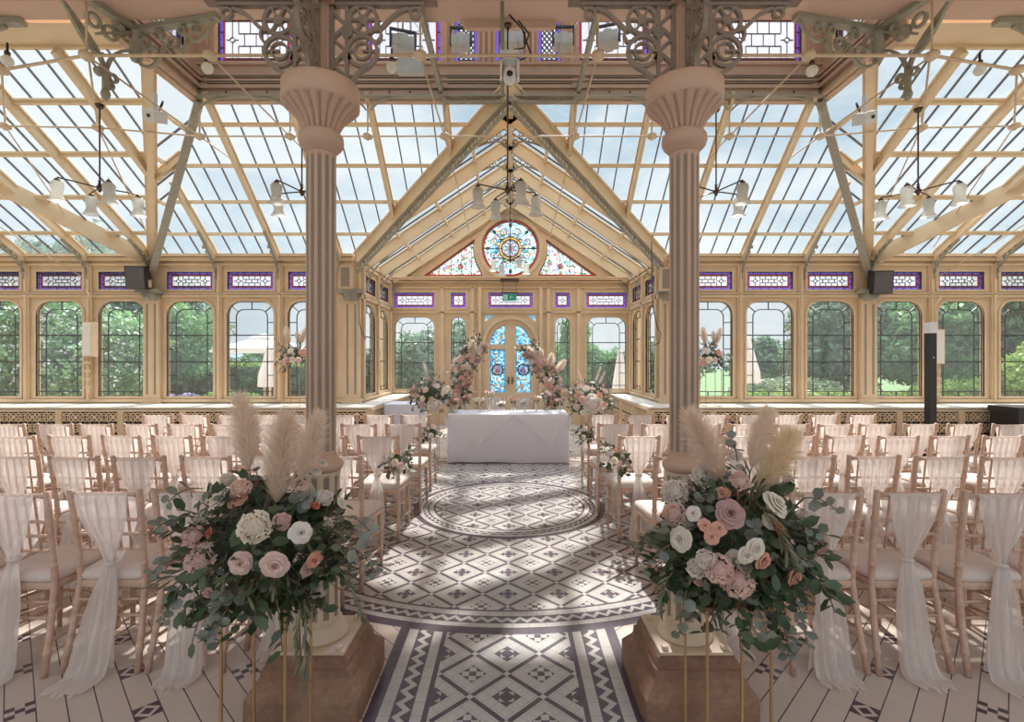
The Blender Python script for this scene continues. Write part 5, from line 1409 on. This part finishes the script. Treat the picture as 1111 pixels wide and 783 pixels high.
# broken arch behind the table
def arch_piece(pts, Y, lab, seed, wid, pl, dens):
    c = W(pts[-1][0], pts[-1][1], Y); c.z = 0; root = thing('floral_arch', c, lab, 'floral arch', 'two halves of the open floral arch')
    P = [W(a,b,Y)-c for a,b in pts]; foot = V((P[-1].x, 0, 0)); m = MB(); m.tube(P+[V((P[-1].x*.9,0,.4)), foot], .014, 8); m.build('arch_tube', GOLD, root)
    m = MB(); m.box(foot.x-.18,foot.x+.18,-.18,.18,0,.015); m.build('foot_plate', GOLD, root)
    r = random.Random(seed); B = {k: MB() for k in 'ero'}; n = len(P)
    for i in range(int(dens*.8)):
        t = r.uniform(0,n-1.001); j = int(t); p = P[j].lerp(P[j+1], t-j); d = V((r.uniform(-1,1), r.uniform(-1,.6), r.uniform(-.8,.9))); k = r.choice('eerrro'); w_ = wid*(.35+.65*sin(pi*min(1,.2+t/(n-1)*.75)))
        sprig(B[k], r, p+d*w_*.35, d, r.uniform(.10,.22), k, .5)
    for k, mm, nm in (('e',EUC,'eucalyptus_foliage'),('r',RUS,'ruscus_foliage'),('o',OLI,'olive_foliage')): B[k].build(nm, [mm,STEM], root, kind='stuff')
    cols = ['blush']*5+['mauve']*3+['ivory']*3+['white']*2+['peach']*3
    for i in range(64):
        t = .25+(n-1.3)*(i+.5)/64; t = min(t, n-1.01); j = int(t); p = P[j].lerp(P[j+1], t-j); w_ = wid*(.35+.65*sin(pi*min(1,.2+t/(n-1)*.75)))
        a = r.uniform(-2.9,.2); d = V((cos(a), sin(a) if abs(sin(a)) > .2 else -.3, r.uniform(-.5,.7))).normalized(); put_flower(root, 'r' if r.random() < .85 else 'c', r.choice(cols), p+V((d.x*w_,d.y*w_*.7,d.z*w_*.6)), d+V((0,-.6,0)), r.uniform(.050,.075), True)
    for (bx,by,tx,ty) in pl: plume(root, W(bx,by,Y-.12)-c, W(tx,ty,Y-.15)-c, 1, 1.0)
arch_piece([(521,371),(513,381),(505,394),(500,408),(497,424),(499,440)], 8.78, 'left half of the broken floral arch, roses and pampas, behind the table', 61, .20, [(513,391,511,370),(502,440,494,428)], 150)
arch_piece([(572,377),(580,386),(589,397),(596,410),(600,424),(598,438)], 8.78, 'right half of the broken floral arch, roses and pampas, behind the table', 67, .18, [(603,404,613,391),(596,400,598,384),(582,388,572,377)], 150)
# posies tied to the aisle chairs
for (px, py, Y, ri, lab) in ((430,499,4.42,2,'posy on the left aisle chair, third row'),(469,470,6.1,4,'posy on the left aisle chair nearest the altar'),(667,497,4.42,2,'posy on the right aisle chair, third row'),(634,472,6.1,4,'posy on the right aisle chair nearest the altar')):
    arrangement('floral_posy', Y, (px,py), (.085,.08,.11), [('r','ivory',px-1,py+2,3.8 if ri == 2 else 2.6),('r','blush',px+4,py+5,3.4 if ri == 2 else 2.4),('r','white',px-4,py-5,3 if ri == 2 else 2),('r','peach',px+1,py-8,2.6 if ri == 2 else 2)], [], int(px), 'rose and ruscus '+lab, 'posies tied to the aisle chairs', 24, simple=True, L=(.05,.12), fscale=1.0, kinds='eerrr', cat='posy')
    c = W(px,py,Y); o = thing('bud_vase', (c.x, c.y, c.z-.27), 'slim glass vial holding the '+lab, 'vase', 'glass vials on the aisle chairs')
    m = MB(); m.lathe([(.018,.02),(.020,.03),(.020,.17),(.017,.175)], 12); m.build('vial', VASEG, o)
    m = MB(); m.tube([(.02,0,.16),(.05,0,.16)], .003, 4); m.build('tie', GOLD, o)
# bud vases along the table
vz = [(494,'bulb','peach','blush'),(506,'tall','blush','blush'),(520,'jar','ivory','white'),(531.5,'tall','white','peach'),(545,'jar','ivory','peach'),(557,'bulb','peach','peach'),(569,'tall','white','ivory'),(582,'tall','white','white'),(593,'jar','white','blush'),(607.5,'tall','blush','white')]
top = {494:433,506:430,520:433,531.5:425,545:437,557:432,569:436,582:428,593:426,607.5:433}
for i, (px, kind, c1, c2) in enumerate(vz):
    Y = 7.92+.08*(i%3); p = W(px,0,Y); zt = W(px, top[px], Y).z
    root = thing('bud_vase', (p.x,Y,TZ+.007), '%s glass bud vase with %s blooms, %s on the altar table' % ({'bulb':'round-bellied','tall':'slim','jar':'squat'}[kind], CN[c1], ['leftmost','second from left','third from left','fourth from left','fifth from left','fifth from right','fourth from right','third from right','second from right','rightmost'][i]), 'vase', 'bud vases along the altar table')
    m = MB(); H = {'bulb':.12,'tall':.16,'jar':.09}[kind]
    pr = {'bulb':[(.02,0),(.035,.02),(.036,.05),(.016,.08),(.014,.12)],'tall':[(.022,0),(.024,.01),(.023,.09),(.012,.12),(.013,.16)],'jar':[(.03,0),(.034,.01),(.034,.06),(.022,.075),(.024,.09)]}[kind]
    m.lathe(pr, 14, cap=False); m.lathe([(.001,.0),(pr[0][0],.0)], 14, cap=False); m.build('glass', VASEG, root)
    r = random.Random(i); hh = max(zt-TZ, H+.05); f = MB()
    for k in range(5 if kind != 'tall' else 3):
        a = r.uniform(0,6); e = V((.05*cos(a)*(1.4 if kind == 'jar' else 1), .04*sin(a), hh*r.uniform(.80,1.0))); f.tube([(0,0,.02),(e.x*.3,e.y*.3,H),e], .0022, 4)
        put_flower(root, r.choice('rrc'), r.choice((c1,c2)), e, V((e.x*4,-.5,1)), r.uniform(.030,.045), True)
        for q in range(3): leaf(f, e*.7, V((r.uniform(-1,1),r.uniform(-1,1),.4)), (0,0,1), .04, .012)
    f.build('stems', RUS, root)
# small flowers on the last-row chairs' seats
for px, py, Y, lab in ((35,470,5.25,'leftmost'),(193,462,6.1,'left block inner'),(915,458,6.1,'right block inner')):
    pass
# ------------------------------------------------------------------ the garden outside
LAWN = plain('lawn_grass', (.10,.17,.06), .9, var=.3, sc=1.5)
PAVE = plain('patio_paving', (.42,.36,.31), .9, var=.15, sc=2)
LEAFD = leafy('dark_tree_leaf', (.07,.14,.08), (.24,.34,.21), .4, 1.2)
LEAFM = leafy('mid_tree_leaf', (.10,.22,.08), (.24,.42,.16), .4, 1.0)
LEAFL = leafy('lime_leaf', (.20,.33,.06), (.34,.46,.12), .35, 1.2)
LEAFG = leafy('grey_green_leaf', (.18,.25,.14), (.30,.36,.22), .35, 1.2)
BARK = plain('tree_bark', (.12,.09,.065), .9, var=.25, sc=5)
BLOOM = leafy('white_shrub_bloom', (.66,.70,.62), (.82,.84,.78), .3, 5)
PINKB = leafy('magenta_bloom', (.62,.05,.22), (.75,.12,.32), .3, 5)
LAVB = leafy('lavender_bloom', (.30,.22,.55), (.45,.36,.68), .3, 5)
TERR = plain('terracotta_wall_stone', (.42,.34,.28), .9, var=.2, sc=6)
def leaves_mesh(name, mat, blobs, n, size, seed, flat=.25, shell=.55):
    "thousands of small leaves filling ellipsoidal clumps"
    g = np.random.default_rng(seed); vol = np.array([b[3]*b[4]*b[5] for b in blobs])**.72; pr = vol/vol.sum()
    idx = g.choice(len(blobs), n, p=pr); B = np.array(blobs)[idx]
    d = g.normal(size=(n,3)); d /= np.linalg.norm(d, axis=1)[:,None]; rr = (shell+(1-shell)*g.random(n)**.6)[:,None]
    # clumpy surface
    wob = 1+.18*np.sin(d[:,0]*7+B[:,0])*np.cos(d[:,2]*6+B[:,1])+.10*np.sin(d[:,1]*13+d[:,2]*11)
    c = B[:,:3]+d*B[:,3:6]*rr*wob[:,None]
    nrm = d*1.0+g.normal(size=(n,3))*.8; nrm /= np.linalg.norm(nrm, axis=1)[:,None]
    t = np.cross(nrm, g.normal(size=(n,3))); t /= np.linalg.norm(t, axis=1)[:,None]; b = np.cross(nrm, t)
    s = (size*(.6+.8*g.random(n)))[:,None]
    v = np.stack([c-t*s, c-b*s*.5+nrm*s*.15, c+t*s, c+b*s*.5+nrm*s*.15], 1).reshape(-1,3)
    me = bpy.data.meshes.new(name); me.vertices.add(4*n); me.vertices.foreach_set('co', v.ravel()); me.loops.add(4*n); me.loops.foreach_set('vertex_index', np.arange(4*n)); me.polygons.add(n); me.polygons.foreach_set('loop_start', np.arange(n)*4); me.polygons.foreach_set('loop_total', np.full(n,4))
    me.materials.append(mat); me.update(calc_edges=True); return me
def tree(name, lab, x, y, blobs, n, size, mat, seed, trunk=None, cat='tree', group=None, blooms=None):
    root = thing(name, (x,y,0), lab, cat, group)
    bl = [(bx,by,bz,rx,ry,rz) for bx,by,bz,rx,ry,rz in blobs]
    obj('foliage', leaves_mesh('foliage', mat, bl, n, size, seed), root, kind='stuff')
    m = MB(); h, r = trunk or (min(b[2] for b in blobs), .08)
    m.tube([(0,0,-.05),(.03*h,0,h*.5),(0,.02,h)], [r*1.3,r,r*.7], 8)
    for b in blobs[:5]: m.tube([(0,0,h*.8),(b[0]*.5,b[1]*.5,lerp(h,b[2],.6)),(b[0],b[1],b[2])], [r*.6,r*.35,r*.15], 6)
    m.build('trunk', BARK, root)
    if blooms: obj('blossom', leaves_mesh('blossom', blooms[0], bl, blooms[1], blooms[2], seed+5, shell=.93), root, kind='stuff')
    return root
g = MB(); g.add([(-60,YW+.12,-.02),(60,YW+.12,-.02),(60,12.8,-.02),(-60,12.8,-.02)], [(0,1,2,3)]); g.add([(-3.2,YW+.1,-.021),(3.2,YW+.1,-.021),(3.2,19,-.021),(-3.2,19,-.021)], [(0,1,2,3)])
struct('ground', g, PAVE)
g = MB(); g.add([(-300,12.8,-.03),(300,12.8,-.03),(300,420,-6),(-300,420,-6)], [(0,1,2,3)]); g.add([(-60,-40,-.05),(-14,-40,-.05),(-14,13,-.05),(-60,13,-.05)], [(0,1,2,3)]); g.add([(60,-40,-.05),(14,-40,-.05),(14,13,-.05),(60,13,-.05)], [(3,2,1,0)])
struct('lawn', g, LAWN)
# far hills and tree line
g = MB(); r = random.Random(2)
for (Y, z, a, col) in ((260,-1.5,5.0,0),(380,0,9.0,0)):
    xs = [(-420+i*14) for i in range(61)]; top = [(x, Y+20, z+a*.35+a*.5*sin(x*.011+Y)+a*.3*sin(x*.031)+a*.10*sin(x*.13)) for x in xs]
    bot = [(x, Y-30, -8) for x in xs]; n = len(xs); g.add(bot+top, [(i,i+1,n+i+1,n+i) for i in range(n-1)], 0, True)
struct('hill', g, plain('distant_hills', (.16,.23,.25), 1, var=.25, sc=.03))
hz = []
for i in range(46):
    x = -150+i*6.6+r.uniform(-2,2); hz.append((x, r.uniform(95,120), r.uniform(-1.5,.5)+0, r.uniform(4,6), 4, r.uniform(2.0,3.8)))
tag(obj('treeline', leaves_mesh('treeline', leafy('far_tree_leaf', (.08,.14,.09), (.14,.22,.12), .3, .3), hz, 30000, .55, 3)), 'distant line of trees along the horizon', 'trees', kind='stuff')
G_ = 'garden trees behind the windows'
# left: big flowering shrub and the dark trees behind it
tree('flowering_shrub', 'broad green shrub covered in white blossom outside the far left windows', -12.6, 13.6, [(-2.6,0,1.3,1.7,1.3,1.5),(-.6,.2,1.5,1.7,1.3,1.6),(1.4,0,1.2,1.3,1.2,1.3),(-1.5,.4,2.5,1.6,1.2,1.1),(.4,.3,2.4,1.3,1.1,.9),(2.2,.2,2.0,.8,.9,.8)], 20000, .085, LEAFM, 11, (1.2,.12), 'shrub', blooms=(BLOOM,6500,.05))
tree('tree', 'tall dark tree rising behind the white-flowered shrub on the left', -16.5, 19.5, [(-3,0,3,3,2.4,2.6),(0,0,3.6,3,2.4,2.8),(2.6,0,2.9,2.4,2.2,2.4),(-1,0,4.7,2.6,2.2,1.3),(-6,0,3.5,3,2.4,3)], 26000, .15, LEAFD, 12, (2.8,.28), group=G_)
tree('tree', 'small airy tree just right of the left wall pier', -11.2, 17.2, [(.0,0,2.3,.9,.9,.9),(.5,0,1.7,.8,.8,.7),(-.5,0,1.6,.9,.8,.9),(.7,0,2.7,.6,.6,.5),(-.4,0,3.0,.7,.7,.6)], 3800, .085, LEAFM, 13, (1.6,.07), group=G_)
tree('shrub', 'feathery light green shrub on top of the left hedge', -11.2, 21.0, [(.9,0,1.5,.9,.8,.6),(2.2,0,1.3,.9,.8,.6)], 4000, .09, LEAFM, 14, (.9,.05), 'shrub')
def hedge(name, lab, x0, x1, y0, y1, h, mat, n, sz, seed, cap=None):
    g = np.random.default_rng(seed); root = thing(name, ((x0+x1)/2,(y0+y1)/2,0), lab, 'hedge'); k = int((x1-x0)/.7)
    bl = [((i+.5)/k*(x1-x0)-(x1-x0)/2, 0, h*.5, .55, (y1-y0)/2, h*.55) for i in range(k)]
    obj('foliage', leaves_mesh('foliage', mat, bl, n, sz, seed, shell=.75), root, kind='stuff')
    m = MB(); m.box(-(x1-x0)/2+.2,(x1-x0)/2-.2,-(y1-y0)/4,(y1-y0)/4,0,h*.75); m.build('inner_branches', BARK, root)
    if cap: obj('top_growth', leaves_mesh('top_growth', cap, [(b[0],0,h*.92,.55,(y1-y0)/2,.16) for b in bl], n//3, sz, seed+1, shell=.3), root, kind='stuff')
hedge('hedge', 'clipped dark hedge with fresh green top behind the left patio', -15.5, -6.2, 19.0, 20.2, 1.45, LEAFD, 14000, .09, 15, LEAFL)
hedge('hedge', 'low hedge seen through the bay end windows', -6.0, 6.0, 24, 25.2, 1.0, LEAFD, 9000, .12, 16)
m = MB(); m.box(-15,-6,15.6,15.9,0,.42); tag(m.build('garden_wall', TERR), 'low stone garden wall beyond the left patio', 'wall')
m = MB(); m.box(6.2,15,15.0,15.3,0,.34); tag(m.build('garden_wall', TERR), 'low stone edging beyond the right patio', 'wall')
tree('lavender', 'clump of purple lavender in the border left', -9.8, 15.0, [(-.7,0,.32,.45,.3,.26),(.1,0,.30,.4,.3,.24)], 2600, .05, LEAFG, 17, (.2,.02), 'plant', blooms=(LAVB,2200,.045))
tree('shrub', 'small leafy border plant right of the lavender', -8.3, 14.9, [(-.3,0,.40,.5,.3,.26),(.5,0,.35,.4,.3,.22)], 2000, .06, LEAFL, 18, (.2,.02), 'plant')
# bay view
tree('tree', 'bushy dark tree outside the left bay end window', -2.9, 21, [(-.9,0,1.5,1.3,1.1,1.3),(.8,0,1.7,1.3,1.1,1.3),(0,0,.9,1.8,1.2,.9),(2.0,0,1.0,.9,.8,.9)], 12000, .10, LEAFD, 21, (1.3,.10), group=G_)
tree('tree', 'thin bare-topped tree above the dark bush in the bay window', -2.9, 22.5, [(.6,0,2.8,.9,.6,.5),(1.3,0,2.5,.5,.5,.4)], 900, .09, LEAFD, 22, (2.3,.05), group=G_)
tree('tree', 'tree filling the narrow window right of the door', 2.45, 20, [(0,0,1.6,.75,.7,1.2),(.1,0,2.7,.55,.6,.7)], 7000, .09, LEAFM, 23, (1.2,.08), group=G_)
tree('tree', 'loose green bushes outside the right bay end window', 3.9, 23, [(-.3,0,1.3,.9,.9,.9),(.9,0,1.2,.9,.8,.8),(2.0,0,1.5,.8,.8,.9)], 7000, .10, LEAFM, 24, (.9,.06), group=G_)
tree('tree', 'bush beyond the left side windows of the bay', -6.2, 19.5, [(-.5,0,1.3,1.1,1,1.1),(.7,0,1.0,1,1,.9)], 7000, .10, LEAFD, 25, (.9,.07), group=G_)
tree('tree', 'bush beyond the right side windows of the bay', 6.6, 22, [(-.5,0,1.3,1.1,1,1.1),(.7,0,1.0,1,1,.9)], 7000, .10, LEAFD, 26, (.9,.07), group=G_)
# right
tree('tree', 'dark rounded cedar beyond the mound, right of the closed parasol', 12.9, 25.5, [(-.3,0,1.3,1.6,1.2,1.0),(1.4,0,1.1,1.2,1.1,1.0),(-.2,0,2.2,.8,.7,.5),(2.6,0,1.0,1.1,1,1.0)], 11000, .11, LEAFD, 31, (1.1,.12), group=G_)
tree('mound_shrub', 'wide low clipped mound of grey-green shrub on the lawn', 9.4, 17.2, [(0,0,.35,1.9,.9,.62)], 9000, .06, LEAFG, 32, (.2,.05), 'shrub')
tree('tree', 'large full tree in the window left of the right pier', 12.4, 19.4, [(-.7,0,1.8,1.1,1.1,1.2),(.7,0,2.0,1.3,1.2,1.4),(0,0,3.2,1.3,1.1,1.0),(1.4,0,3.0,1.1,1,1.1),(-.9,0,3.0,.8,.8,.7),(.2,0,1.0,1.5,1,.9)], 12000, .11, LEAFD, 33, (1.5,.14), group=G_)
tree('tree', 'green tree with lit leaves right of the right pier', 14.9, 18.2, [(-.6,0,1.8,1.1,1,1.1),(.7,0,1.4,1,1,1.0),(0,0,2.9,1.2,1,.9),(.9,0,2.9,.9,.9,.9)], 14000, .11, LEAFM, 34, (1.4,.12), group=G_)
tree('tree', 'dense dark tree behind the black column loudspeaker', 17.3, 18.8, [(-.6,0,2,1.3,1.1,1.4),(.9,0,2.1,1.3,1.1,1.5),(0,0,3.5,1.4,1.1,1.1),(1.7,0,3.6,1.2,1,1.0)], 16000, .12, LEAFD, 35, (1.6,.14), group=G_)
tree('tree', 'tall dark tree at the far right edge', 21.5, 20.5, [(-1,0,2.5,2,1.6,2),(1.5,0,2.8,2.2,1.6,2.2),(0,0,4.2,2.2,1.6,1.2)], 16000, .14, LEAFD, 36, (2,.2), group=G_)
tree('shrub', 'bright lime shrub with magenta flowers at the far right window', 15.6, 14.6, [(-.7,0,1.0,.7,.6,.8),(.2,0,1.5,.9,.7,.9),(1.0,0,1.0,.8,.6,.9)], 5200, .085, LEAFL, 37, (.7,.05), 'shrub', blooms=(PINKB,160,.07))
hedge('hedge', 'mid-green hedge far beyond the right patio, left of the cedar', 3.4, 9.8, 27, 28.2, 1.35, LEAFM, 9000, .12, 55)
hedge('low_border', 'low yellow-green border planting along the right lawn', 7.0, 16.5, 15.7, 16.5, .55, LEAFL, 9000, .055, 38)
tree('shrub', 'bushy yellow-green border shrub beside the right lawn', 13.6, 15.9, [(0,0,.45,1.1,.5,.45),(1.0,0,.5,.7,.5,.42)], 5200, .055, LEAFL, 39, (.2,.03), 'shrub')
# parasols
def parasol_open(x, y, lab):
    root = thing('parasol', (x,y,0), lab, 'parasol'); m = MB(); m.tube([(0,0,0),(0,0,2.2)], .035, 8); m.build('pole', WOODC, root)
    m = MB(); n = 8; R_ = 1.36; zt, ze = 2.24, 1.87; ring = [(R_*cos(2*pi*i/n+.39), R_*sin(2*pi*i/n+.39), ze) for i in range(n)]
    m.add([(0,0,zt)]+ring, [(0,i+1,(i+1)%n+1) for i in range(n)]); low = [(p[0],p[1],ze-.10) for p in ring]
    m.add(ring+low, [(i,(i+1)%n,n+(i+1)%n,n+i) for i in range(n)]); m.build('canopy', PARA, root)
    m = MB(); m.add([(0,0,zt+.08)]+[(.42*cos(2*pi*i/n+.39), .42*sin(2*pi*i/n+.39), zt-.05) for i in range(n)], [(0,i+1,(i+1)%n+1) for i in range(n)]); m.build('vent_cap', PARA, root)
    m = MB(); m.box(-.35,.35,-.35,.35,0,.08); m.build('base', TERR, root)
def parasol_closed(x, y, lab, h=2.35, w=.30, zb_=.75):
    root = thing('parasol', (x,y,0), lab, 'parasol', 'closed parasols on the patio'); m = MB(); m.tube([(0,0,0),(0,0,h)], .03, 8); m.build('pole', WOODC, root)
    m = MB(); n = 24; vs = []; pr = [(w*.95,zb_),(w*.9,zb_+.3),(w*.62,lerp(zb_,h,.55)),(w*.40,lerp(zb_,h,.8)),(w*.30,h-.08),(.03,h)]
    for r_, z in pr:
        for j in range(n): a = 2*pi*j/n; q = r_*(1+.16*(1 if j%3 else -1)); vs.append((q*cos(a), q*sin(a), z))
    m.add(vs, [(i*n+j, i*n+(j+1)%n, (i+1)*n+(j+1)%n, (i+1)*n+j) for i in range(len(pr)-1) for j in range(n)]); m.build('canopy', PARA, root)
    m = MB(); m.box(-.3,.3,-.3,.3,0,.07); m.build('base', TERR, root)
parasol_open(W(287,0,14.3).x, 14.3, 'open cream parasol on the left patio')
parasol_closed(W(293,0,12.6).x, 12.6, 'closed pale parasol in front of the open one, left patio', 1.94, .26, .90)
parasol_closed(W(809,0,13.6).x, 13.6, 'closed blush parasol at the edge of the right patio window', 2.25, .34, .95)
parasol_closed(W(673,0,15.5).x, 15.5, 'closed white parasol seen through the right bay end window', 1.91, .23, .50)
SUN_E, SUN_EL, SUN_AZ, SKY_LO, SKY_HI_FILL, EXPO = 6.3, 48.5, 7, .60, 3.6, .60
# ------------------------------------------------------------------ camera, sky, sun
cam = bpy.data.cameras.new('camera'); co = bpy.data.objects.new('camera', cam); COL.objects.link(co)
co.location = (CX, 0, EYE); co.rotation_euler = (pi/2, 0, 0)
cam.sensor_width = 36; cam.lens = 36*F/1111; cam.shift_x = (555.5-PX)/1111; cam.shift_y = (PY-391.5)/1111
cam.clip_start = .05; cam.clip_end = 600; SC.camera = co
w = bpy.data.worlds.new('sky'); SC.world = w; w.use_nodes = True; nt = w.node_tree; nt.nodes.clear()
t = MT.__new__(MT); t.nt = nt; t.m = w
out = t.n('OutputWorld'); bg = t.n('Background'); tc = t.n('TexCoord'); sp = t.n('SeparateXYZ')
nt.links.new(tc.outputs['Generated'], sp.inputs[0])
zz = X(nt, sp.outputs[2])
mp = t.n('Mapping'); nt.links.new(tc.outputs['Generated'], mp.inputs[0]); mp.inputs['Scale'].default_value = (1,1,2.2); mp.inputs['Location'].default_value = (3.1,.4,.2)
nz = t.noise(2.2, 6, .58, vec=mp.outputs[0])
blue = t.ramp(zz, [(.0,(.74,.82,.86)), (.35,(.46,.62,.73)), (.8,(.28,.46,.62))])
cloud = t.ramp(nz, [(.38,(0,0,0)), (.56,(1,1,1))])
sc_ = t.n('SeparateColor'); nt.links.new(cloud, sc_.inputs[0])
c = t.mix(X(nt, sc_.outputs[0])*.9, blue, (1.0,1.01,1.02))
nt.links.new(c, bg.inputs[0])
st = t.ramp(zz, [(.0,(1,1,1)),(.55,(1,1,1)),(.85,(1,1,1))])
hi = zz.op('SMOOTH_MIN', 1.0, .1)
k = (zz-.62)*4.0; k = k.max(0.0).min(1.0)  # strength added to the unseen upper sky to fill the interior
nt.links.new((k*SKY_HI_FILL+SKY_LO).k, bg.inputs[1]); nt.links.new(bg.outputs[0], out.inputs[0])
s = bpy.data.lights.new('sun', 'SUN'); s.energy = SUN_E; s.angle = radians(1.3); s.color = (1.0,.93,.85)
so = bpy.data.objects.new('sun', s); COL.objects.link(so)
el, az = radians(SUN_EL), radians(SUN_AZ)   # azimuth measured from straight ahead, positive to the right
d = V((sin(az)*cos(el), cos(az)*cos(el), sin(el)))
so.rotation_euler = d.to_track_quat('Z','Y').to_euler(); so.location = d*40
vs = SC.view_settings; vs.view_transform = 'Standard'; vs.look = 'None'; vs.gamma = 1; vs.use_curve_mapping = False; vs.exposure = EXPO
cy = SC.cycles; cy.max_bounces = 10; cy.diffuse_bounces = 5; cy.glossy_bounces = 3; cy.transmission_bounces = 6; cy.transparent_max_bounces = 40
cy.sample_clamp_indirect = 6; cy.use_denoising = True; cy.use_adaptive_sampling = True; cy.adaptive_threshold = .02
cy.caustics_reflective = False; cy.caustics_refractive = False
